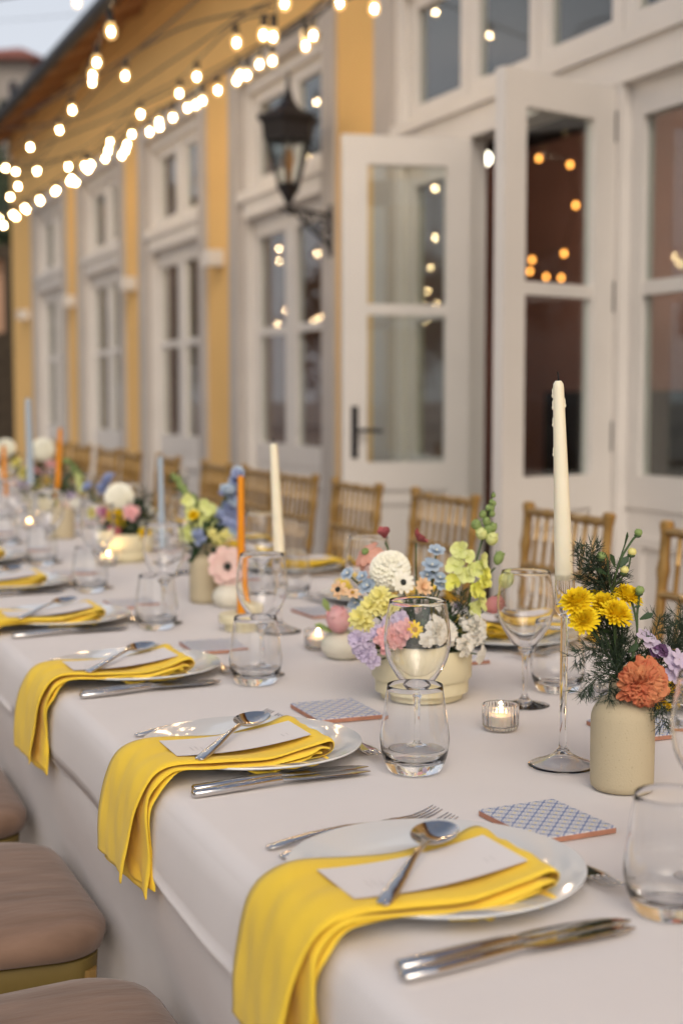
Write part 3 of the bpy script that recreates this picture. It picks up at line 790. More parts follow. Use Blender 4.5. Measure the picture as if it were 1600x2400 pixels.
def skirt():
    mb = MB(); lv = [(.70, TX0+.004), (.655, TX0-.004), (.62, TX0-.003), (.58, TX0+.004), (.53, TX0+.016), (.48, TX0+.028), (.40, TX0+.03), (.3, TX0+.03), (.2, TX0+.03), (.1, TX0+.03), (.012, TX0+.03)]
    ny = 500; n = len(lv); vs = []
    for j in range(ny+1):
        y = TY0+.01+(TY1-TY0-.02)*j/ny
        for i, (z, x) in enumerate(lv):
            a = (.70-z)/.7
            vs.append((x + .006*a*nz(y, 9, .3) + .004*min(1, a*3)*nz(y, 4, 1.3), y, z))
    mb.add(vs, [(j*n+i, (j+1)*n+i, (j+1)*n+i+1, j*n+i+1) for j in range(ny) for i in range(n-1)])
    vs = []
    for j in range(ny+1):
        y = TY0+.01+(TY1-TY0-.02)*j/ny
        for i, (z, x) in enumerate(lv):
            a = (.70-z)/.7
            vs.append((1.84-x + .006*a*nz(y, 9, .9), y, z))
    mb.add(vs, [(j*n+i, j*n+i+1, (j+1)*n+i+1, (j+1)*n+i) for j in range(ny) for i in range(n-1)])
    o = mb.build('table_skirt', M['cloth'], ang=180)
    return tag(o, 'white under cloth hanging to the ground below the top cloth', 'table skirt')
skirt()

# ------------------------------------------------------------------ tableware
def catm_prof(P, n=6):
    Q = catmull([(r, 0, z) for r, z in P], n); return [(max(q.x, .0004), q.z) for q in Q]
def mk_plate():
    t = thing('plate', '', 'plate')
    pr = catm_prof([(.0005, .008), (.05, .0078), (.076, .0085), (.088, .0125), (.105, .0165), (.1235, .0195)], 4)
    pr += [(.1256, .0198), (.1262, .0186), (.1255, .0172)]
    pr += catm_prof([(.1255, .0172), (.105, .0125), (.088, .0075), (.072, .003), (.068, .0008)], 4)[1:]
    pr += [(.062, .0006), (.060, .0036), (.0005, .004)]
    MB().lathe([(a*1.08, b) for a, b in pr], 96).build('dish', M['china'], t, ang=60)
    return t
def mk_tumbler():
    t = thing('tumbler', '', 'tumbler')
    out = catm_prof([(.0005, .0012), (.020, .0008), (.0285, .001), (.0335, .007), (.0385, .020), (.0410, .036), (.0405, .048), (.0367, .075), (.0328, .1035)], 5)
    inn = catm_prof([(.0321, .1035), (.0360, .075), (.0397, .048), (.0398, .036), (.0372, .023), (.030, .0155), (.015, .0130), (.0005, .0125)], 5)
    MB().lathe(out + [(.0325, .1041)] + inn, 64).build('bowl', M['tglass'], t, ang=180)
    return t
def mk_wine():
    t = thing('wine_glass', '', 'wine glass')
    out = catm_prof([(.0005, .004), (.012, .0032), (.026, .0012), (.0345, .0004), (.0352, .0014), (.028, .0030), (.012, .0075), (.0048, .014), (.0038, .025), (.0038, .055), (.0046, .070), (.0065, .0765), (.0150, .0860), (.0262, .1015), (.0360, .1190),
                     (.0402, .137), (.0408, .150), (.0385, .172), (.0345, .194)], 5)
    inn = catm_prof([(.0339, .194), (.0379, .172), (.0401, .150), (.0394, .1375), (.0350, .1200), (.0250, .1030), (.0135, .0885), (.005, .0835), (.0005, .0830)], 5)
    MB().lathe(out + [(.0342, .1946)] + inn, 64).build('bowl', M['glass'], t, ang=180)
    return t
def bend(z0, amp): return z0
def mk_knife(L=.222, small=False):
    t = thing('knife', '', 'knife')
    z = .0045; s_ = L/.222
    secs = [(0, 0, z, .0042, .0030), (.002, 0, z, .0070, .0042), (.03*s_, 0, z+.0008, .0076, .0044), (.07*s_, 0, z+.0022, .0066, .0042), (.095*s_, 0, z+.003, .0052, .0038), (.108*s_, 0, z+.003, .0046, .0032)]
    MB().loft(secs, 14).build('handle', M['steel'], t, ang=70)
    secs = [(.106*s_, 0, z+.003, .0042, .0028), (.114*s_, .0010, z+.0028, .0062, .0014), (.13*s_, .0022, z+.002, .0100, .0010), (.17*s_, .0026, z+.001, .0114, .0009), (.20*s_, .0020, z, .0106, .0009), (.213*s_, .0002, z, .0066, .0007), (.2205*s_, -.0030, z, .0018, .0005)]
    MB().loft(secs, 14).build('blade', M['steel'], t, ang=70)
    return t
def mk_fork(L=.20, parent=None):
    t = thing('fork', '', 'fork'); k = L/.20
    zc = lambda x: .003 + .010*math.sin(min(1, max(0, (x/k)/.14))*PI)*.6 + (0 if x/k < .14 else -.0)
    def zz(x):
        q = x/k
        if q < .125: return .0028 + .007*math.sin(q/.125*PI*.75)**1
        return .0028 + .0050*(1-(q-.125)/.075) + .010*((q-.16)/.04)**2*(1 if q > .16 else .0)
    secs = [(0, 0, zz(0), .0040, .0012)]
    for q, a, b in ((.004, .0062, .0015), (.02, .0068, .0016), (.05, .0056, .0017), (.09, .0034, .0019), (.115, .0025, .0019), (.128, .0038, .0015), (.138, .0090, .0010), (.148, .0118, .0009), (.154, .0122, .0009)):
        secs.append((q*k, 0, zz(q*k), a*k, b))
    MB().loft(secs, 12).build('handle', M['steel'], t, ang=70)
    mb = MB()
    for i in range(4):
        y = (-.0096+.0064*i)*k
        mb.loft([(x*k, y*(1-.08*(x-.15)/.05), zz(x*k), wd*k, .0008) for x, wd in ((.150, .0023), (.160, .0019), (.175, .0017), (.19, .0014), (.2005, .0006))], 8)
    mb.build('tines', M['steel'], t, ang=70)
    return t
def mk_spoon(L=.178):
    t = thing('spoon', '', 'spoon')
    secs = []
    for q, a, b, z in ((0, .0040, .0010, .0022), (.004, .0066, .0016, .0024), (.02, .0072, .0018, .0032), (.05, .0058, .0018, .0058), (.08, .0036, .002, .0088), (.105, .0026, .002, .0105), (.118, .0026, .0018, .0105), (.126, .0036, .0014, .0100)):
        secs.append((q, 0, z+q*.055, a, b))
    MB().loft(secs, 14).build('handle', M['steel'], t, ang=70)
    mb = MB(); cx, a, b = .151, .0305, .0215
    def surf(off):
        def fn(u, v):
            r_, th = u, 2*PI*v
            x = cx + a*r_*math.cos(th); y = b*r_*math.sin(th)*(1+.06*math.cos(th))
            return (x, y, .0102 + x*.055 + .0075*(r_**2.2-1) + off)
        return fn
    mb.grid(surf(0), 12, 40); mb.grid(surf(-.0010), 12, 40)
    mb.grid(lambda u, v: (cx+a*math.cos(2*PI*v), b*math.sin(2*PI*v)*(1+.06*math.cos(2*PI*v)), .0102+(cx+a*math.cos(2*PI*v))*.055-.0010*u), 1, 40)
    mb.build('bowl', M['steel'], t, ang=60)
    return t
def mk_napkin(var=0):
    rnd = random.Random(40+var)
    t = MB(); Th = .0008
    # local frame: origin at plate centre on the table plane (z = .75); diner is at -X; width along Y
    w0, w1 = -.108, .030            # near/far edges of the strip
    def layer(path, ya, yb, rag, ph, ny=14):
        c = catmull([(x, 0, z) for x, z in path], 8); n = len(c)
        def f(side):
            def fn(u, v):
                i = u*(n-1); i0 = int(min(i, n-2)); p = c[i0].lerp(c[i0+1], i-i0)
                tt = (c[min(i0+1, n-1)]-c[i0]).normalized(); nn = Vector((-tt.z, 0, tt.x))
                y0 = ya + rag*math.sin(u*17+ph)*.6 + rag*math.sin(u*31+ph*2)*.4
                y = y0 + (yb-y0)*v
                hang = max(0, min(1, (-.148-p.x)/.02)) if p.x < -.148 else 0
                q = p + nn*(side*Th + .0011*math.sin(v*9+u*14+ph) + .0008*math.sin(v*23-u*19) + .0005*math.sin(v*11-u*47+ph) + 0)
                # the near edge of a hanging layer swings slightly outwards
                drop = max(0, .02-p.z)
                q.x += -drop*.03*(1-v)*(1 if path is A else 0) - .004*math.sin(v*5+ph)*min(1, drop*10)
                y += drop*(.12 if path is A else -.10)*(1-v) + drop*.10*v
                return (q.x, y, q.z)
            return fn
        nu = (n-1)
        o0 = len(t.v); t.grid(f(1), nu, ny); o1 = len(t.v); t.grid(f(-1), nu, ny)
        W = ny+1
        for i in range(nu):
            for (j, fl) in ((0, 0), (ny, 1)):
                q = (o0+i*W+j, o0+(i+1)*W+j, o1+(i+1)*W+j, o1+i*W+j); t.f.append(q if fl else q[::-1]); t.m.append(0)
        for j in range(ny):
            for i in (0, nu):
                t.f.append((o0+i*W+j, o0+i*W+j+1, o1+i*W+j+1, o1+i*W+j)); t.m.append(0)
    v1 = rnd.uniform(-.003, .003)
    A = [(-.182, -.106), (-.182, -.08), (-.179, -.05), (-.174, -.018), (-.165, .006), (-.150, .0215), (-.125, .0275), (-.08, .0250), (-.03, .0228), (.0, .0255), (.03, .0312), (.048, .037+v1), (.060, .038+v1), (.066, .033), (.063, .026), (.050, .0215), (.03, .019), (.0, .0165), (-.03, .0155)]
    B = [(-.172, -.116), (-.170, -.09), (-.168, -.055), (-.166, -.02), (-.158, .001), (-.144, .0180), (-.122, .0238), (-.08, .0208), (-.03, .0172), (.0, .0182), (.03, .0255), (.045, .0295), (.054, .0300), (.057, .0275)]
    C = [(-.167, -.108), (-.166, -.09), (-.1645, -.055), (-.163, -.02), (-.154, -.003), (-.141, .0150), (-.120, .0212), (-.08, .0182), (-.03, .0142), (.0, .0150), (.03, .0212), (.04, .0235), (.047, .0240)]
    D = [(-.045, .0115), (-.02, .0108), (.0, .0112), (.03, .0130), (.045, .0150), (.055, .018)]
    layer(A, w0, w1, .0015, 1+var)
    layer(B, w0-.006, w1-.004, .004, 2.2+var)
    layer(C, w0-.004, w1-.006, .004, 4.1+var)
    layer(D, w0-.010, w1-.01, .005, .5+var)
    return t
napkins = [mk_napkin(i) for i in range(3)]
nap_me = []
for q in napkins:
    tmp = q.build('napkin', M['yellow_cloth'], ang=180); nap_me.append(tmp.data); bpy.data.objects.remove(tmp)
def mk_card():
    t = thing('menu_card', '', 'card')
    mb = MB(); cz = lambda u: .0300 + .0102*u*u - .0028*math.sin(PI*u)
    mb.grid(lambda u, v: (-.118+.165*u, -.083+.079*v, cz(u)+.0004), 12, 3)
    mb.grid(lambda u, v: (-.118+.165*u, -.083+.079*v, cz(u)), 12, 3)
    b = mb.build('sheet', M['card'], t, ang=180)
    ink = MB(); rnd = random.Random(2)
    # faint small print: two short lines of script at one end, a small mark at the other
    for (x0, lines, ln) in ((-.092, 2, .017), (-.080, 1, .012), (.020, 2, .010)):
        for li in range(lines):
            y = -.062; x = x0 + li*.006
            while y < -.062+ln:
                l = rnd.uniform(.0008, .002); u = (x+.118)/.165; z = cz(u)+.0006
                ink.box(x-.0005, x+rnd.uniform(.0004, .0012), y, y+l*.45, z, z+.00005); y += l
    tag(ink.build('print', M['ink'], t, smooth=False), kind='stuff')
    return t
def mk_tile():
    t = thing('tile', '', 'tile')
    MB().box(-.047, .047, -.056, .056, 0, .0052).build('clay_body', M['terra'], t, smooth=False)
    m = MB(); vs = []
    m.box(-.0468, .0468, -.0558, .0558, .0052, .0066).build('glazed_face', M['tile'], t, smooth=False)
    return t
ZT = .7511
protos = {}
def place(kind, maker, x, y, z, rz, label, group):
    if kind not in protos:
        o = maker(); o.location = (x, y, z); o.rotation_euler = (0, 0, rz); o['label'] = label; o['group'] = group
        protos[kind] = o; tree_cache(o); return o
    return dup(protos[kind], (x, y, z), rz, label, group)
nearC = [1.13, 1.635, 2.20, 2.77, 3.335, 3.90, 4.46]
farC = [1.68, 2.235, 2.80, 3.37, 3.93, 4.49, 5.05, 5.61, 6.17, 6.73, 7.29, 7.85]
def setting(cx, cy, side, i):
    """side +1: diner on the left (-X); -1: diner on the building side"""
    rot = 0 if side > 0 else PI
    who = (ordw[i] + ' place on the left side') if side > 0 else (ordw[i] + ' place on the building side')
    jj = random.Random(100*i + (5 if side > 0 else 9)); j = lambda a: jj.uniform(-a, a)
    def P(dx, dy, dz=0): return (cx+side*dx, cy+side*dy, ZT+dz)
    near = side > 0 and i < 4
    place('plate', mk_plate, *P(0, 0), rot, f'white plate of the {who}, counting from the camera', 'white plates')
    o = bpy.data.objects.new('napkin', nap_me[i % 3]); col.objects.link(o); o.location = P(0, 0); o.rotation_euler = (0, 0, rot+j(.02))
    tag(o, f'yellow napkin draped over the table edge at the {who}', 'napkin', 'yellow napkins')
    place('card', mk_card, *P(0, 0), rot+j(.035), f'white menu card on the yellow napkin of the {who}', 'menu cards')
    place('spoon', mk_spoon, *P(-.100, -.105, .0275), rot+R(43)+j(.13), f'spoon lying across the card of the {who}', 'spoons on the cards')
    kl = 'outer' ; 
    place('knife', mk_knife, *P(-.116, -.133 - (.036 if side > 0 and i == 0 else 0)), rot+R(3.5)+j(.015), f'knife closest to the plate at the {who}', 'table knives')
    place('knife', mk_knife, *P(-.122, -.152 - (.036 if side > 0 and i == 0 else 0)), rot+R(4.5)+j(.02), f'outer knife of the pair at the {who}', 'table knives')
    place('fork', mk_fork, *P(-.105, .118), rot+R(7)+j(.02), f'inner fork beside the plate at the {who}', 'table forks')
    place('fork', mk_fork, *P(-.108, .148), rot+R(9)+j(.02), f'outer fork beside the plate at the {who}', 'table forks')
    place('fork', mk_fork, *P(.140, .100), rot+R(-91)+j(.03), f'dessert fork laid above the plate at the {who}', 'dessert forks')
    place('tile', mk_tile, *P(.187, .118 if side < 0 or i == 0 else .18), rot+j(.06), f'blue patterned tile by the {who}', 'blue patterned tiles')
    place('tumbler', mk_tumbler, *P(.153, -.145), rot, f'stemless tumbler at the {who}', 'tumblers')
    place('wine', mk_wine, *(P(.228, -.105) if side > 0 and i == 0 else P(.186, -.083) if side > 0 else P(.250, -.076)), rot, f'wine glass behind the tumbler at the {who}', 'wine glasses')
for i, c in enumerate(nearC): setting(.567, c, 1, i)
for i, c in enumerate(farC): setting(1.273, c, -1, i)

# ------------------------------------------------------------------ candles
def candle(label, base, zc0, zc1, d0, d1, wax, lean=(0, 0), holder='glass', drips=False, wick=True, xy1=None):
    """taper candle; its holder is a thing of its own"""
    x, y = base; h = zc1-zc0
    t = thing('taper_candle', label, 'candle', (x, y, zc0), rot=(lean[1], lean[0], 0))
    pr = [(.0004, 0), (d0/2*.98, 0), (d0/2, .004), (d0/2*.99, h*.2), ((d0*.45+d1*.55)/2, h*.6), (d1/2, h-.006), (d1/2*.92, h-.002), (d1/2*.55, h+.0015), (.0004, h+.0005)]
    MB().lathe(pr, 32).build('wax_stick', M[wax], t, ang=60)
    if wick: MB().tube([(0, 0, h-.002), (.0004, 0, h+.006), (0, .0004, h+.012)], [.0008, .0009, .0007], 6).build('wick', M['wick'], t)
    if drips:
        mb = MB(); cl = Vector((-math.sin(YAW), -math.cos(YAW), 0))
        for (a, z) in ((R(-165), h-.016), (R(10), h-.028), (R(-170), h-.050), (R(182), h-.085), (R(-175), h-.03)):
            d = RT*math.cos(a) + cl*math.sin(a)*.5; d.normalize(); rr = d1/2 + (d0-d1)/2*(h-z)/h
            p = d*(rr+.0002); mb.ell((p.x, p.y, z), (.0013, .0013, .0024), 8, 6)
            mb.ell((p.x*.99, p.y*.99, z+.004), (.0008, .0008, .005), 8, 6)
        mb.build('wax_drips', M[wax], t)
    return t
def glass_stick(label, x, y, ztop):
    """tall clear candlestick: wide foot, thin rod, tube socket"""
    h = ztop-ZT
    t = thing('candlestick', label, 'candlestick', (x, y, ZT), group='clear glass candlesticks')
    zs = h-.040
    out = catm_prof([(.0005, .0165), (.008, .0135), (.021, .0065), (.035, .0018), (.040, .0006), (.0412, .0016), (.036, .0042), (.022, .0092), (.011, .0155), (.0062, .0205)], 5) + [(.0050, .0225), (.0046, .03), (.0046, zs-.008)]
    out += [(.0052, zs-.006), (.0095, zs-.001), (.0122, zs+.003), (.0118, zs+.006), (.0118, h+.004), (.0108, h+.004), (.0106, zs+.008), (.0005, zs+.006)]
    MB().lathe(out, 48).build('stem', M['glass'], t, ang=50)
    return t
glass_stick('tall clear glass candlestick holding the ivory taper near the right', .895, 1.445, .978)
candle('tall ivory taper with wax drips and burnt wick at the right', (.894, 1.445), .976, 1.21, .0212, .0128, 'ivory', lean=(R(-2.8), 0), drips=True)
p = onz(655, 1482); glass_stick('clear candlestick holding the second ivory taper behind the wine glass', p.x, p.y, .90)
candle('second ivory taper standing in front of the gold chairs', (p.x, p.y), .90, 1.106, .0215, .015, 'ivory', lean=(R(-3), 0))
def cup_holder(label, x, y):
    t = thing('candle_holder', label, 'candle holder', (x, y, ZT), group='cream stepped candle holders')
    MB().lathe([(.0005, 0), (.030, 0), (.032, .003), (.032, .014), (.042, .016), (.043, .02), (.043, .030), (.040, .033), (.012, .033), (.011, .012), (.0005, .012)], 40).build('dish', M['cream'], t, ang=40)
def taper(px, py, wax, label, ytop, ybot=None, xt=None, d=(.016, .012), hl='', stick=False, lean=0):
    p = onz(px, py); dp = depth(p)
    zt = atd(px, ytop, dp).z
    if stick:
        zb = atd(px, ybot, dp).z; glass_stick(hl, p.x, p.y, zb)
    else:
        zb = ZT+.014; cup_holder(hl, p.x, p.y)
    candle(label, (p.x, p.y), zb, zt, d[0], d[1], wax, lean=(lean, 0))
taper(566, 1478, 'orange_wax', 'bright orange taper behind the wine glass at left centre', 1115, d=(.0165, .0125), hl='cream stepped holder under the bright orange taper')
taper(381, 1350, 'blue_wax', 'pale blue taper between the two nearer flower groups', 1070, 1290, d=(.0175, .0135), hl='clear candlestick holding the middle pale blue taper', stick=True, lean=R(-.5))
taper(136, 1262, 'orange_wax', 'orange taper leaning right at the far left', 1003, 1170, d=(.019, .013), hl='clear candlestick holding the leaning orange taper', stick=True, lean=R(3.5))
taper(75, 1232, 'blue_wax', 'tallest pale blue taper at the far left', 935, 1135, d=(.026, .020), hl='clear candlestick holding the tallest pale blue taper', stick=True, lean=R(-1))
taper(12, 1215, 'orange_wax', 'orange taper at the left edge of the photo', 1045, 1170, d=(.020, .014), hl='clear candlestick holding the orange taper at left edge', stick=True)

def tealight(x, y, label):
    t = thing('tealight_holder', label + ' ribbed glass holder', 'candle holder', (x, y, ZT), group='ribbed glass tealight holders')
    N = 180
    def mod(i, r, a): return r*(1+.022*math.sin(a*30)) if 2 <= i <= 6 else r
    pr = [(.0004, .0006), (.018, .0006), (.0215, .003), (.0238, .008), (.0240, .020), (.0240, .031), (.0243, .034), (.0236, .0350), (.0222, .0345), (.0218, .030), (.0216, .009), (.019, .0065), (.0004, .006)]
    MB().lathe(pr, N, mod=mod).build('cup', M['glass'], t, ang=60)
    c = thing('tealight_candle', label + ' lit candle with a small flame', 'candle', (x, y, ZT+.0064), group='lit tealights')
    MB().lathe([(.0004, 0), (.019, 0), (.0192, .014), (.0186, .014), (.0184, .012), (.0004, .012)], 40).build('wax', M['wax'], c, ang=50)
    MB().tube([(0, 0, .012), (.0003, 0, .0165)], .0007, 6).build('wick', M['wick'], c)
    MB().lathe([(.0002, .0150), (.0018, .0162), (.0027, .0185), (.0021, .022), (.0010, .026), (.0002, .0295)], 14).build('flame', M['flame'], c)
for i, (px, py) in enumerate([(1172, 1712), (745, 1523), (255, 1326), (70, 1242)]):
    p = onz(px, py)
    tealight(p.x, p.y, ['nearest tealight in front of the wine glass,', 'tealight beside the white pebble vase,', 'tealight in front of the second flower bowl,', 'tealight far left among the glasses,'][i])

# ------------------------------------------------------------------ flower vessels
def lathe_thing(name, label, cat, x, y, prof, m, group=None, seg=64, ang=40, part='body'):
    t = thing(name, label, cat, (x, y, ZT), group=group)
    MB().lathe(prof, seg).build(part, m, t, ang=ang); return t
bowlp = [(.0005, 0), (.055, 0), (.0595, .002), (.0605, .006), (.0605, .025), (.063, .0275), (.0705, .030), (.0735, .034), (.0738, .074), (.0725, .0765), (.0695, .0765), (.0685, .074), (.0685, .012), (.0005, .010)]
lathe_thing('flower_bowl', 'cream stepped ceramic bowl holding the large mixed flower arrangement', 'bowl', .912, 1.865, bowlp, M['cream'], 'cream stepped flower bowls')
bp = onz(292, 1315); lathe_thing('flower_bowl', 'cream stepped bowl farther left under the white dahlia arrangement', 'bowl', bp.x, bp.y, bowlp, M['cream'], 'cream stepped flower bowls')
fp = onz(85, 1235); lathe_thing('flower_bowl', 'cream stepped bowl farthest left under the pink and white flowers', 'bowl', fp.x+.12, fp.y+.4, bowlp, M['cream'], 'cream stepped flower bowls')
vasep = [(.0005, 0), (.031, 0), (.0345, .003), (.0355, .008)] + catm_prof([(.0355, .008), (.0358, .04), (.0358, .075), (.0345, .087), (.030, .096), (.022, .103), (.0178, .1075), (.0165, .113)], 5)[1:] + [(.0165, .127), (.0158, .128), (.0148, .127), (.0148, .11), (.030, .09), (.032, .01), (.0005, .008)]
lathe_thing('vase', 'beige speckled stoneware bottle vase at the right with yellow mums', 'vase', .905, 1.335, vasep, M['speck'], 'beige stoneware vases')
vp = onz(482, 1412); lathe_thing('vase', 'beige stoneware vase left of centre holding blue delphinium', 'vase', vp.x, vp.y, [(r*.96, z) for r, z in vasep], M['speck'], 'beige stoneware vases')
vq = onz(150, 1262); lathe_thing('vase', 'beige stoneware vase far left behind the glasses', 'vase', vq.x, vq.y, vasep, M['speck'], 'beige stoneware vases')
peb = [(.0005, 0), (.020, 0), (.030, .004)] + catm_prof([(.030, .004), (.0375, .016), (.0365, .030), (.026, .042), (.016, .046)], 5)[1:] + [(.0125, .0475), (.0115, .046), (.02, .036), (.03, .02), (.0005, .008)]
p1 = onz(805, 1543); lathe_thing('bud_vase', 'round white pebble bud vase left of the large flower bowl', 'vase', p1.x, p1.y, peb, M['whitecer'], 'white pebble bud vases')
p2 = onz(538, 1423); lathe_thing('bud_vase', 'round white pebble bud vase under the pink anemone', 'vase', p2.x, p2.y, [(r*.95, z) for r, z in peb], M['whitecer'], 'white pebble bud vases')

# ------------------------------------------------------------------ flowers
def orient(o, p, n, roll=None):
    n = Vector(n).normalized(); o.location = p
    q = n.to_track_quat('Z', 'Y') @ Matrix.Rotation(random.uniform(0, 6.28) if roll is None else roll, 3, 'Z').to_quaternion()
    o.rotation_mode = 'QUATERNION'; o.rotation_quaternion = q
def f_daisy(r, n=14, rows=2, e0=10, e1=40, wd=.34, curl=.12):
    mb = MB()
    for k in range(rows):
        q = k/max(1, rows-1); el = R(e0+(e1-e0)*q); L = r*(1-.28*q); m = max(6, int(n*(1-.15*q)))
        for i in range(m):
            a = 2*PI*(i+.5*k)/m + random.uniform(-.08, .08); d = Vector((math.cos(a)*math.cos(el), math.sin(a)*math.cos(el), math.sin(el)))
            mb.petal(d*r*.06, d, (-math.cos(a)*math.sin(el), -math.sin(a)*math.sin(el), math.cos(el)), L*random.uniform(.88, 1.05), r*wd, -curl*random.uniform(.3, 1.4), .08, .7, wav=.03)
    return mb
def f_mum(r):
    """dome of many narrow petals, flat below, fanning upward and out"""
    mb = MB(); n = 150
    for i in range(n):
        q = ((i+.5)/n)**.75; a = i*2.39996; el = R(86-84*q) + random.uniform(-.08, .08)
        d = Vector((math.cos(el)*math.cos(a), math.cos(el)*math.sin(a), math.sin(el)))
        nr = Vector((-math.sin(el)*math.cos(a), -math.sin(el)*math.sin(a), math.cos(el)))
        L = r*(.50+.48*q)*random.uniform(.88, 1.08)
        mb.petal(d*r*.08, d, nr, L, r*.20, .16 if q < .7 else -.05, .22, .85, wav=.03)
    mb.ell((0, 0, r*.1), (r*.4, r*.4, r*.3), 10, 6)
    return mb
def f_ball(r):
    mb = MB(); n = 190
    for i in range(n):
        z = 1-1.5*(i+.5)/n; a = i*2.39996; s_ = math.sqrt(max(0, 1-z*z)); out = Vector((s_*math.cos(a), s_*math.sin(a), z))
        tang = Vector((z*math.cos(a), z*math.sin(a), -s_))
        mb.petal(out*r*.80, (out*.55+tang*.9+Vector((random.uniform(-.25, .25), random.uniform(-.25, .25), 0))), out, r*.34, r*.27, .28, .30, .95, wav=.03)
    mb.ell((0, 0, 0), (r*.75, r*.75, r*.75), 14, 8)
    return mb
def f_ruffle(r, layers=6, open_=1.0, wob=.12):
    """many overlapping frilled petals, tight in the middle and open outside"""
    mb = MB()
    for k in range(layers):
        q = (k+1)/layers; m = 4 + k; el = R(82-74*q*open_)
        for i in range(m):
            a0 = 2*PI*i/m + k*.9 + random.uniform(-.2, .2); L = r*(.42+.60*q)*random.uniform(.85, 1.1); W = 1.5*PI*r*(.20+.55*q)/m*1.5
            ph = random.uniform(0, 6.28)
            d = Vector((math.cos(a0)*math.cos(el), math.sin(a0)*math.cos(el), math.sin(el))); sd_ = Vector((-math.sin(a0), math.cos(a0), 0))
            nn = Vector((-math.cos(a0)*math.sin(el), -math.sin(a0)*math.sin(el), math.cos(el)))
            def fn(u, v, d=d, sd_=sd_, nn=nn, L=L, W=W, ph=ph):
                w_ = (v-.5)*2; wid = math.sin(min(1, u*1.25)*PI/2)**.8*(1-.25*max(0, u-.8)/.2)
                edge = L*(1-.13*w_*w_*u) ; fr = wob*r*u*u*u*(math.sin(w_*7+ph)+.6*math.sin(w_*15+ph*2))
                return d*(edge*u) + sd_*(w_*W*.5*wid) + nn*(-.28*L*u*u + .30*W*.5*w_*w_*wid + fr*.55) + d*(fr*.25)
            mb.grid(fn, 4, 8)
    return mb
def f_bud(r, l):
    mb = MB(); mb.ell((0, 0, l*.5), (r, r, l*.5), 10, 7)
    for i in range(5):
        a = i*2*PI/5; d = Vector((.45*math.cos(a), .45*math.sin(a), 1)); mb.petal((r*.3*math.cos(a), r*.3*math.sin(a), 0), d, (-math.cos(a), -math.sin(a), .3), l*.95, r*1.3, .18, .2, .5)
    return mb
def f_snap(r):
    mb = MB()
    for (dx, dz, s_) in ((-.35, .35, 1), (.35, .35, 1), (-.45, -.3, .85), (.45, -.3, .85), (0, -.55, .9)):
        d = Vector((dx, dz, .55)).normalized()
        mb.petal((0, 0, 0), d, (0, 0, 1), r*1.15*s_, r*.95, -.25, .18, .85, wav=.08)
    
    for k in range(5):
        a = -PI/2 + (k-2)*.62; d = Vector((math.cos(a), math.sin(a), .35)); mb.petal((0, -r*.1, r*.25), d, (0, 0, 1), r*.75, r*.6, -.55, .2, .9, wav=.08)
    mb.ell((0, 0, -r*.1), (r*.22, r*.22, r*.45), 8, 5)
    return mb
def bouquet(label, origin):
    t = thing('flower_arrangement', label, 'flowers', origin); t['_o'] = 1; del t['_o']
    return t
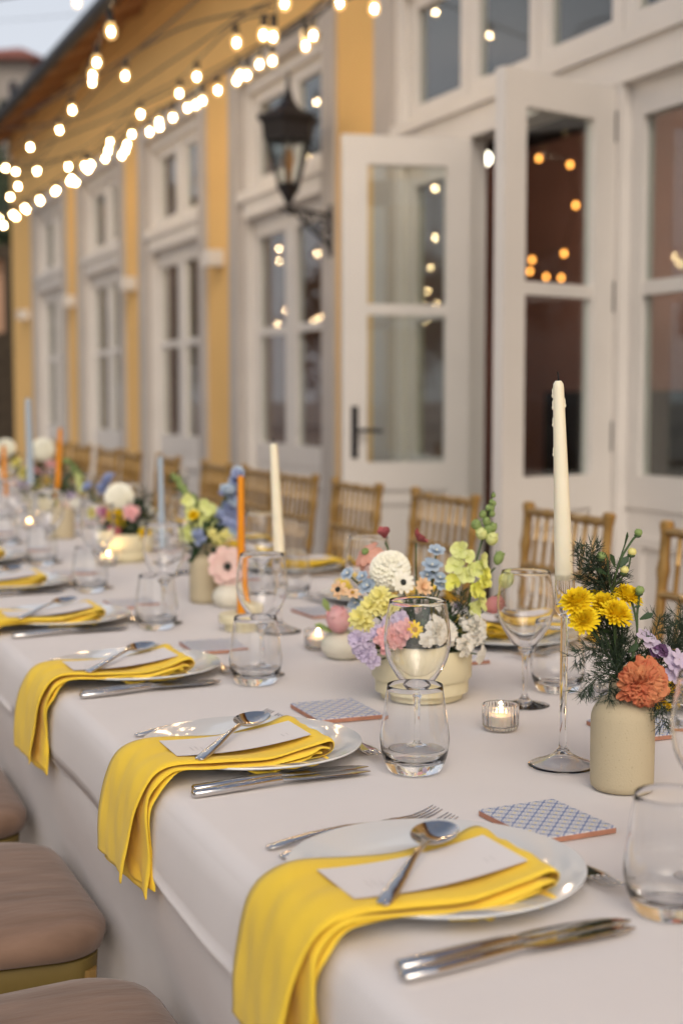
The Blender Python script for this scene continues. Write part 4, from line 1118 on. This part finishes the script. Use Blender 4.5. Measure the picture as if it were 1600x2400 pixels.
class BQ:
    def __init__(s, label, origin, d):
        s.o = Vector(origin); s.t = thing('flower_arrangement', label, 'flowers', s.o); s.d = d
        s.stems = MB()
    def at(s, px, py, dd=0): return atd(px, py, s.d+dd) - s.o
    def put(s, mb, name, m, px, py, dd=0, n=None, eye=None, stem=True, root=None, lab=None, calyx=True, roll=None):
        p = s.at(px, py, dd)
        if n is None:
            v = p.copy(); v.z *= .6; n = v.normalized()*.8 + Vector((-.35, -.75, .5))
        n = Vector(n).normalized()
        o = mb.build(name, m, s.t, ang=180); orient(o, p, n)
        if lab: o['label'] = lab
        if eye:
            r_, mm, zz = eye
            e = MB(); e.ell((0, 0, zz), (r_, r_, r_*.5), 12, 6); 
            for i in range(14):
                a = i*2.4; e.ell((r_*.7*math.cos(a), r_*.7*math.sin(a), zz+r_*.4), (r_*.14, r_*.14, r_*.25), 5, 4)
            e.build('flower_center', mm, o)
        if stem:
            rt = Vector(root) if root is not None else Vector((random.uniform(-.01, .01), random.uniform(-.01, .01), -.02))
            mid = p*.5 + rt*.5 + Vector((0, 0, .01)) - n*.01
            s.stems.tube(catmull([p - n*.004, mid, rt], 5), .0012, 6)
        return p
    def leaf(s, px, py, dd=0, L=.03, W=.012, n=None, d=None, m=None):
        p = s.at(px, py, dd); d = Vector(d) if d else (p.normalized()+Vector((random.uniform(-.6, .6), random.uniform(-.6, .6), random.uniform(-.2, .6))))
        mb = MB(); mb.petal((0, 0, 0), d, n or (random.uniform(-1, 1), -1, 1), L, W, random.uniform(-.3, .2), .12, .45)
        o = mb.build('leaf', m or M['leaf'], s.t, ang=180); o.location = p
    def filler(s, c, r, n, m=None, size=.012, seed=1, name='foliage'):
        rnd = random.Random(seed); mb = MB()
        for i in range(n):
            v = Vector((rnd.gauss(0, 1), rnd.gauss(0, 1), rnd.gauss(0, 1))).normalized()*rnd.random()**.4
            p = Vector(c) + Vector((v.x*r[0], v.y*r[1], v.z*r[2])); d = (v + Vector((rnd.uniform(-.7, .7), rnd.uniform(-.7, .7), rnd.uniform(-.2, .9)))).normalized()
            mb.petal(p, d, (rnd.uniform(-1, 1), rnd.uniform(-1, 1), 1), size*rnd.uniform(.7, 1.8), size*rnd.uniform(.35, .7), rnd.uniform(-.3, .3), .1, .5)
        o = mb.build(name, m or M['leaf'], s.t, ang=180); o['kind'] = 'stuff'
    def frond(s, pts, dens=1.0, nl=.011, seed=0, sprays=True, m=None):
        """feathery sprig: a stem with whorls of needle-fine leaflets"""
        rnd = random.Random(seed); mb = MB(); c = catmull([s.at(*q) for q in pts], 8)
        mb.tube(c, [.0010*(1-.6*i/len(c)) for i in range(len(c))], 5)
        L = sum((b-a).length for a, b in zip(c, c[1:])); acc = 0; step = .0045/dens; nxt = .01
        tot = 0
        for a, b in zip(c, c[1:]):
            l = (b-a).length; t = (b-a).normalized()
            while nxt < tot+l:
                p = a.lerp(b, (nxt-tot)/l); q = nxt/L
                for k in range(3):
                    d = Vector((rnd.gauss(0, 1), rnd.gauss(0, 1), rnd.gauss(0, 1))).normalized(); d = (d - t*d.dot(t)).normalized()*.9 + t*.55; d.normalize()
                    bl = nl*rnd.uniform(.8, 1.6)*(1-.35*q); e = p + d*bl
                    mb.tube([p, e], [.0004, .0003], 3, caps=False)
                    for w_ in range(6):
                        dd_ = (d + Vector((rnd.gauss(0, .5), rnd.gauss(0, .5), rnd.gauss(0, .5)))).normalized(); b0 = p.lerp(e, rnd.uniform(.3, 1))
                        mb.tube([b0, b0 + dd_*nl*.45, b0+(dd_+t*.15).normalized()*nl*rnd.uniform(.7, 1.1)], [.00042, .00038, .00012], 3, caps=False)
                nxt += step*rnd.uniform(.7, 1.3)
            tot += l
        mb.build('fern_sprig', m or M['fern'], s.t)
    def done(s, m=None): s.stems.build('stem', m or M['stem'], s.t)

# ---- large bowl arrangement
b = BQ('large mixed arrangement of white dahlia, snapdragon and pastel flowers in cream bowl', (.912, 1.865, ZT+.070), depth((.912, 1.865, .85)))
b.filler((0, 0, .022), (.058, .058, .040), 420, seed=3, size=.014)
b.put(f_ball(.0275), 'dahlia', P_['white'], 914, 1338, -.015, (-.35, -.85, .45))
b.put(f_daisy(.0175, 11, 2, 8, 25, .42), 'anemone', P_['white'], 943, 1366, -.055, (-.1, -.95, .4), (.0045, P_['eye'], .004))
b.put(f_daisy(.031, 11, 2, -28, -5, .42, .3), 'cosmos', P_['coral'], 858, 1295, .03, (-.6, -.3, .6), (.006, P_['budg'], .003))
b.put(f_daisy(.026, 9, 1, -50, -30, .5, .35), 'cosmos', P_['blush'], 862, 1322, .02, (-.4, -.4, .6))
b.put(f_daisy(.017, 9, 2, 45, 70, .6, -.3), 'burgundy_bloom', P_['burg'], 902, 1262, .02, (-.25, -.2, 1))
b.put(f_daisy(.0165, 9, 2, 25, 55, .6, -.3), 'burgundy_bloom', P_['burg'], 978, 1268, .02, (.55, -.3, .8))
for (x, y, r_) in ((1022, 1292, .013), (1012, 1326, .015), (1030, 1355, .012), (1034, 1372, .012), (862, 1374, .014), (815, 1345, .011), (834, 1415, .012), (850, 1352, .010), (1000, 1350, .011)):
    b.put(f_daisy(r_, 6, 2, 15, 45, .8, .1), 'delphinium_floret', P_['blue'], x, y, -.02, eye=(.002, P_['white'], .003))
for (x, y, r_) in ((888, 1398, .017), (868, 1420, .018), (842, 1448, .019), (902, 1425, .015), (920, 1412, .013), (855, 1462, .016)):
    b.put(f_daisy(r_, 12, 3, 0, 60, .36), 'pale_chrysanthemum', P_['pale'], x, y, -.06)
b.put(f_daisy(.0135, 11, 2, 5, 30, .36), 'yellow_daisy', P_['yellow'], 970, 1478, -.085, (-.1, -.95, .3), (.0042, P_['gold'], .003))
b.put(f_ruffle(.024, 6), 'carnation', P_['pink'], 917, 1497, -.08, (-.3, -.9, .25))
b.put(f_ruffle(.017, 5), 'carnation', P_['pink'], 952, 1478, -.085, (.1, -.95, .3))
b.put(f_daisy(.0135, 8, 2, 0, 30, .5), 'peach_daisy', P_['peach'], 793, 1382, -.02, (-.7, -.7, .3), (.004, P_['eye'], .003))
b.put(f_daisy(.0125, 7, 1, 10, 30, .6), 'peach_daisy', P_['peach'], 826, 1392, -.03, (-.2, -.5, .9), (.003, P_['gold'], .003))
b.put(f_daisy(.014, 9, 2, 20, 60, .5), 'peach_daisy', P_['peach'], 990, 1376, -.04, (.1, -.9, .4))
for (x, y, r_) in ((838, 1498, .017), (858, 1530, .017), (846, 1518, .014), (932, 1452, .016), (912, 1455, .013), (872, 1548, .012), (880, 1482, .012)):
    b.put(f_ruffle(r_, 3, wob=.2), 'sweet_pea', P_['lilac'], x, y, -.07)
b.put(f_ruffle(.026, 7, wob=.15), 'white_stock', P_['pure'], 1112, 1474, -.03, (.45, -.85, .3))
b.put(f_ruffle(.025, 7, wob=.15), 'white_stock', P_['pure'], 1035, 1482, -.075, (.05, -.97, .25))
b.put(f_ruffle(.017, 5, wob=.15), 'white_stock', P_['pure'], 1090, 1512, -.06, (.3, -.9, .1))
b.put(f_daisy(.014, 6, 1, 0, 10, .8), 'white_stock', P_['pure'], 1128, 1536, -.04, (.5, -.8, -.2))
b.put(f_ruffle(.015, 5), 'white_stock', P_['pure'], 1005, 1505, -.085, (0, -.95, .2))
b.put(f_bud(.013, .030), 'rose_bud', P_['rose'], 1138, 1430, -.01, (.6, -.4, .5))
b.put(f_bud(.0115, .026), 'lisianthus_bud', P_['lime'], 1178, 1378, -.02, (.3, -.2, 1), lab='pale cream green closed bud')
b.put(f_bud(.0075, .022), 'lisianthus_bud', P_['budg'], 1162, 1324, .0, (.35, -.1, 1))
# snapdragon spikes
sp = [(1098, 1470, -.02), (1100, 1400, -.01), (1112, 1330, 0), (1130, 1260, .01), (1148, 1185, .02), (1156, 1152, .02)]
c = catmull([b.at(*q) for q in sp], 8); b.stems.tube(c, [.0024*(1-.6*i/len(c)) for i in range(len(c))], 8)
for (x, y, r_, nx) in ((1078, 1290, .019, -1), (1068, 1325, .020, -1), (1088, 1350, .019, -.3), (1122, 1318, .019, 1), (1108, 1338, .017, .1), (1128, 1362, .018, 1), (1062, 1365, .018, -1), (1112, 1385, .018, .5), (1134, 1345, .013, 1),
                      (1118, 1412, .019, .8), (1105, 1432, .017, .3), (1094, 1305, .015, -.2)):
    b.put(f_snap(r_*.80), 'snapdragon_floret', P_['lime'] if random.random() < .65 else P_['lemon'], x, y, -.02, (nx*.7, -.8, .25), stem=False, roll=None)
for i, (x, y, r_) in enumerate(((1132, 1255, .0105), (1148, 1270, .011), (1118, 1235, .008), (1108, 1232, .008), (1140, 1225, .0075), (1128, 1208, .0065), (1150, 1240, .008), (1138, 1190, .0055), (1152, 1205, .0055), (1146, 1175, .0045), (1156, 1180, .0045), (1155, 1160, .004), (1150, 1192, .005), (1142, 1245, .008))):
    b.put(f_bud(r_*.85, r_*1.9), 'snapdragon_bud', P_['budg'] if r_ < .009 else P_['lime'], x, y+6, .008, (random.uniform(-.7, .7), -.5, .8), stem=False)
for i in range(46):
    a = random.uniform(0, 6.28); r_ = random.uniform(.02, .062); L = random.uniform(.018, .038)
    p = Vector((r_*math.cos(a), r_*math.sin(a), random.uniform(.0, .055)))
    mb = MB(); mb.petal((0, 0, 0), (math.cos(a), math.sin(a), random.uniform(.0, 1.2)), (0, 0, 1), L, L*.36, random.uniform(-.4, .1), .1, .4)
    o = mb.build('leaf', M['leaf'], b.t, ang=180); o.location = p
for i in range(12):
    b.put(f_ruffle(.009, 3, wob=.2), 'filler_flower', [P_['pale'], P_['blush'], P_['pure'], P_['lilac']][i % 4], random.uniform(850, 1100), random.uniform(1400, 1500), random.uniform(-.05, .03))
b.stems.tube(catmull([b.at(902, 1272, .02), b.at(925, 1330, .02), (0, .02, 0)], 6), .0011, 6)
b.frond([(1085, 1480, -.03), (1080, 1420, -.035), (1078, 1385, -.04)], 1.0, .012, 5)
b.done()
# ---- pink lisianthus in the pebble vase
b = BQ('pink lisianthus bloom leaning from the white pebble vase', (p1.x, p1.y, ZT+.046), depth(p1)-.005)
b.put(f_bud(.021, .044), 'lisianthus', P_['pink'], 800, 1478, -.01, (-.45, -.35, 1), root=(0, 0, -.02))
b.put(f_ruffle(.020, 4, wob=.1), 'lisianthus_petals', P_['pink'], 789, 1440, -.01, (-.5, -.2, 1), stem=False)
for (x, y, dx) in ((772, 1435, (-.6, -.3, 1)), (790, 1478, (-1, -.2, .2)), (808, 1488, (.3, -.5, .2)), (770, 1475, (-1, 0, .4))):
    b.leaf(x, y, -.01, .026, .012, d=dx, m=P_['budg'])
b.done()
# ---- yellow mums in the speckled vase
b = BQ('yellow chrysanthemums, feathery fern and orange carnation in the beige vase', (.905, 1.335, ZT+.125), depth((.905, 1.335, .9)))
neck = (0, 0, -.01)
for (x, y, r_, n_, dd) in ((1352, 1414, .0205, (-.38, -.35, .85), -.01), (1390, 1404, .015, (.1, .1, .95), .03), (1412, 1420, .0185, (-.15, -.42, .88), .0), (1440, 1442, .0205, (.08, -.55, .8), -.02), (1466, 1402, .0195, (.18, -.35, .9), .01), (1368, 1454, .0175, (-.5, -.6, .6), -.02)):
    b.put(f_mum(r_), 'chrysanthemum', P_['yellow'], x, y, dd, n_, root=neck)
for (x, y, r_) in ((1493, 1250, .0048), (1478, 1296, .0052), (1460, 1338, .0052), (1405, 1306, .0055), (1496, 1386, .0054)):
    b.put(f_bud(r_, r_*1.7), 'flower_bud', P_['budg'] if r_ != .0052 else P_['pale'], x, y+6, 0, (.1, -.2, 1), stem=False)
    b.stems.ell(b.at(x, y+5), (r_*.9, r_*.9, r_*.6), 8, 5)
ST = [[(1465, 1610, 0), (1455, 1560, 0), (1440, 1470, 0), (1438, 1440, -.01)], [(1468, 1610, 0), (1480, 1540, 0), (1492, 1480, 0), (1482, 1420, 0), (1470, 1400, .01)],
      [(1462, 1610, 0), (1440, 1540, 0), (1400, 1470, 0), (1370, 1455, -.01)], [(1470, 1600, 0), (1490, 1500, 0), (1492, 1440, 0), (1497, 1392, 0)],
      [(1463, 1600, 0), (1440, 1500, .01), (1432, 1400, .01), (1450, 1320, 0), (1478, 1270, 0), (1492, 1254, 0)], [(1440, 1370, .01), (1468, 1340, 0), (1478, 1300, 0)],
      [(1435, 1400, .01), (1425, 1350, 0), (1422, 1310, 0), (1414, 1296, 0), (1406, 1300, 0)], [(1442, 1345, .0), (1452, 1310, 0), (1466, 1268, 0)]]
for q in ST: b.stems.tube(catmull([b.at(*z) for z in q], 6), .0013 if q[0][1] > 1590 else .0009, 6)
for (x, y, L, dx) in ((1498, 1452, .017, (1, .0, .25)), (1462, 1275, .014, (.35, 0, 1)), (1452, 1330, .016, (.6, -.1, .8)), (1420, 1345, .016, (-.8, 0, .3)), (1470, 1530, .015, (.5, -.4, .6)), (1475, 1550, .018, (.4, -.6, .3)), (1490, 1560, .018, (.6, -.4, .6)),
                      (1452, 1520, .014, (-.6, -.4, .5)), (1500, 1505, .018, (1, -.2, .4)), (1428, 1480, .012, (-.7, -.3, .2)), (1440, 1330, .018, (-.5, -.2, .9)), (1456, 1475, .010, (.2, -.9, 0)), (1478, 1585, .02, (.3, -.6, .5)), (1445, 1590, .016, (-.5, -.5, .3)), (1484, 1424, .008, (.9, 0, .1))):
    b.leaf(x, y, -.004, L, L*.5, d=dx)
FR = [[(1460, 1600, .01), (1430, 1480, .015), (1415, 1380, .01), (1390, 1330, .0), (1345, 1292, -.01)], [(1455, 1500, .02), (1425, 1400, .02), (1400, 1340, .01), (1385, 1280, .0)], [(1435, 1420, .02), (1440, 1360, .02), (1462, 1330, .02)],
      [(1420, 1400, .02), (1395, 1370, .02), (1360, 1330, .01)], [(1430, 1400, .02), (1410, 1350, .02), (1395, 1320, .02)], [(1460, 1600, -.01), (1425, 1540, -.01), (1390, 1520, -.02), (1345, 1540, -.03)], [(1455, 1600, -.01), (1420, 1580, -.02), (1385, 1600, -.03), (1360, 1625, -.03)],
      [(1455, 1590, 0), (1420, 1530, 0), (1400, 1470, .0), (1395, 1440, 0)], [(1458, 1590, 0), (1440, 1530, 0), (1425, 1470, 0)], [(1450, 1600, -.01), (1430, 1600, -.01), (1425, 1640, -.015)], [(1460, 1580, .01), (1450, 1500, .01), (1445, 1450, .01)],
      [(1475, 1600, .01), (1505, 1550, .01), (1530, 1500, .01), (1545, 1440, .01)], [(1480, 1600, .01), (1530, 1550, .02), (1575, 1510, .02), (1590, 1440, .02)], [(1540, 1560, .02), (1570, 1520, .02), (1605, 1480, .02)], [(1555, 1540, .03), (1585, 1500, .03), (1610, 1440, .03)], [(1500, 1610, .0), (1560, 1620, .0), (1600, 1580, .0)], [(1500, 1620, -.01), (1545, 1650, -.02), (1552, 1700, -.03)],
      [(1500, 1610, .02), (1560, 1570, .02), (1600, 1560, .02)], [(1470, 1590, .01), (1480, 1540, .01), (1475, 1500, .01)]]
for i, q in enumerate(FR): b.frond(q, .95, .0125, 20+i)
b.put(f_ruffle(.027, 8, wob=.16), 'carnation', P_['orange'], 1500, 1603, -.03, (-.25, -.92, .08), root=neck, lab='large burnt orange bloom with ruffled petals')
b.put(f_daisy(.030, 13, 3, -8, 28, .46, .18), 'carnation_petals', P_['orange'], 1516, 1602, -.02, (-.10, -.95, .12), stem=False)
for (x, y, r_) in ((1528, 1512, .014), (1512, 1492, .012), (1560, 1535, .015), (1580, 1560, .013), (1572, 1580, .012), (1590, 1545, .012)):
    b.put(f_daisy(r_, 6, 1, 10, 25, .7, .1), 'lilac_flower', P_['lilac'], x, y, .0, root=neck)
for (x, y, r_) in ((1535, 1528, .009), (1552, 1524, .009)):
    b.put(f_ruffle(r_, 3), 'plum_flower', P_['plum'], x, y, -.004, root=neck)
for (x, y) in ((1574, 1608), (1580, 1622), (1550, 1645), (1562, 1655), (1590, 1640), (1538, 1652)):
    b.put(f_mum(.006), 'small_yellow_flower', P_['yellow'], x, y, .03, root=neck, stem=False)
b.done()
# ---- delphinium and snapdragon in the second vase
b = BQ('blue delphinium and lime snapdragon in the vase left of centre', (vp.x, vp.y, ZT+.12), depth(vp))
for i in range(46):
    q = random.random(); x = 520+35*q+random.uniform(-26, 26)*(1.2-q); y = 1255-150*q+random.uniform(-12, 12)
    b.put(f_daisy(.0145, 6, 2, 10, 40, .8, .1), 'delphinium_floret', P_['deepblue'] if i % 3 else P_['blue'], x, y, random.uniform(-.03, .04), stem=i % 6 == 0)
for i in range(16):
    b.put(f_snap(.017), 'snapdragon_floret', P_['lime'], random.uniform(435, 495), random.uniform(1165, 1275), random.uniform(-.03, .02), (random.uniform(-.8, .8), -.8, .3), stem=i % 5 == 0)
for i in range(14):
    q = i/13; b.put(f_bud(.008*(1-.5*q)+.002, .02*(1-.5*q)+.004), 'snapdragon_bud', P_['budg'], 458-46*q, 1190-70*q, .0, (-.5+random.uniform(-.5, .5), -.4, .7), stem=False)
b.frond([(480, 1290, 0), (470, 1230, 0), (440, 1170, 0), (412, 1118, 0)], .5, .02, 91)
b.put(f_mum(.013), 'chrysanthemum', P_['yellow'], 455, 1208, -.04)
for (x, y) in ((500, 1250), (520, 1258), (535, 1250), (510, 1268)): b.put(f_daisy(.014, 10, 2, 5, 40, .4), 'pale_chrysanthemum', P_['pale'], x, y, -.03)
for (x, y) in ((462, 1250), (468, 1265)): b.put(f_daisy(.014, 6, 2, 10, 40, .8), 'delphinium_floret', P_['deepblue'], x, y, -.04)
b.filler((0, 0, .015), (.035, .035, .035), 160, seed=8, size=.018)
b.done()
# ---- pink anemone in its bud vase
b = BQ('large blush pink anemone with dark centre in a pebble vase', (p2.x, p2.y, ZT+.044), depth(p2)-.01)
b.put(f_daisy(.042, 8, 2, 0, 22, .68, .05), 'anemone', P_['blush'], 532, 1328, -.0, (-.15, -.95, .15), (.0085, P_['eye'], .008))
b.done()
# ---- second bowl arrangement
b = BQ('farther arrangement with a white dahlia over pink and yellow blooms', (bp.x, bp.y, ZT+.07), depth(bp))
b.filler((0, 0, .03), (.06, .06, .05), 260, seed=5, size=.02)
b.filler((.03, -.02, .04), (.045, .03, .045), 160, seed=15, size=.018, m=M['fern'])
b.put(f_ball(.036), 'dahlia', P_['white'], 280, 1166, -.02, (-.2, -.8, .5))
b.put(f_ruffle(.024, 5), 'carnation', P_['pink'], 308, 1200, -.06); b.put(f_ruffle(.022, 5), 'carnation', P_['magenta'], 240, 1196, -.06)
b.put(f_ruffle(.02, 4), 'carnation', P_['blush'], 243, 1212, -.05); b.put(f_ruffle(.017, 4), 'carnation', P_['burg'], 272, 1246, -.07)
for (x, y, r_) in ((218, 1202, .022), (262, 1208, .018), (283, 1222, .022), (276, 1206, .015)): b.put(f_mum(r_), 'chrysanthemum', P_['pale' if r_ > .021 and x < 230 else 'yellow'], x, y, -.05)
b.put(f_mum(.013), 'chrysanthemum', P_['yellow'], 336, 1248, -.07)
for (x, y) in ((240, 1140), (250, 1130), (244, 1150), (205, 1140), (255, 1118)): b.put(f_daisy(.018, 6, 2, 10, 40, .8), 'delphinium_floret', P_['deepblue'], x, y, .0)
for i in range(8): b.put(f_ruffle(.016, 3, wob=.2), 'white_stock', P_['pure'], 345+random.uniform(-12, 16), 1210+random.uniform(-22, 30), -.01)
for i in range(16):
    q = i/15; b.put(f_bud(.011*(1-.4*q), .024*(1-.4*q)), 'snapdragon_bud', P_['lime'] if q < .45 else P_['budg'], 205-45*q+random.uniform(-6, 6), 1150-70*q+random.uniform(-6, 6), .03, (-.5+random.uniform(-.5, .5), -.4, .7), stem=i % 4 == 0)
b.frond([(250, 1200, .02), (210, 1140, .02), (165, 1085, .02)], .5, .02, 92)
b.frond([(300, 1220, 0), (325, 1180, 0), (330, 1150, 0)], .5, .02, 93); b.frond([(300, 1220, 0), (340, 1200, 0), (345, 1160, 0)], .5, .02, 94)
b.done()
# ---- farthest arrangement
fo = Vector((fp.x+.12, fp.y+.4, ZT+.07))
b = BQ('farthest arrangement of white, pink and pale yellow blooms at left edge', fo, depth(fo))
b.filler((0, 0, .06), (.09, .09, .07), 260, seed=6, size=.024)
for (x, y, r_, c_) in ((101, 1054, .040, 'white'), (15, 1050, .032, 'white'), (108, 1098, .036, 'pink'), (125, 1090, .03, 'pink'), (90, 1105, .03, 'rose')):
    b.put(f_ruffle(r_, 5) if c_ != 'white' else f_ball(r_), 'bloom', P_[c_], x, y, -.03)
for (x, y, r_, c_) in ((106, 1130, .025, 'yellow'), (60, 1110, .028, 'pale'), (40, 1085, .022, 'pale'), (85, 1140, .022, 'pale'), (25, 1100, .022, 'pure'), (60, 1135, .022, 'lilac'), (35, 1130, .02, 'blush')):
    b.put(f_mum(r_), 'chrysanthemum', P_[c_], x, y, -.05)
b.frond([(60, 1150, 0), (40, 1100, 0), (45, 1070, 0)], .5, .025, 95)
b.done()
b = BQ('pale small flowers in the far left beige vase', (vq.x, vq.y, ZT+.12), depth(vq))
for (x, y, c_) in ((150, 1170, 'pure'), (165, 1160, 'lilac'), (140, 1180, 'pale'), (175, 1178, 'pure'), (158, 1185, 'blush')): b.put(f_ruffle(.02, 4), 'bloom', P_[c_], x, y, -.02)
b.filler((0, 0, .02), (.035, .035, .03), 90, seed=16, size=.016)
b.done()
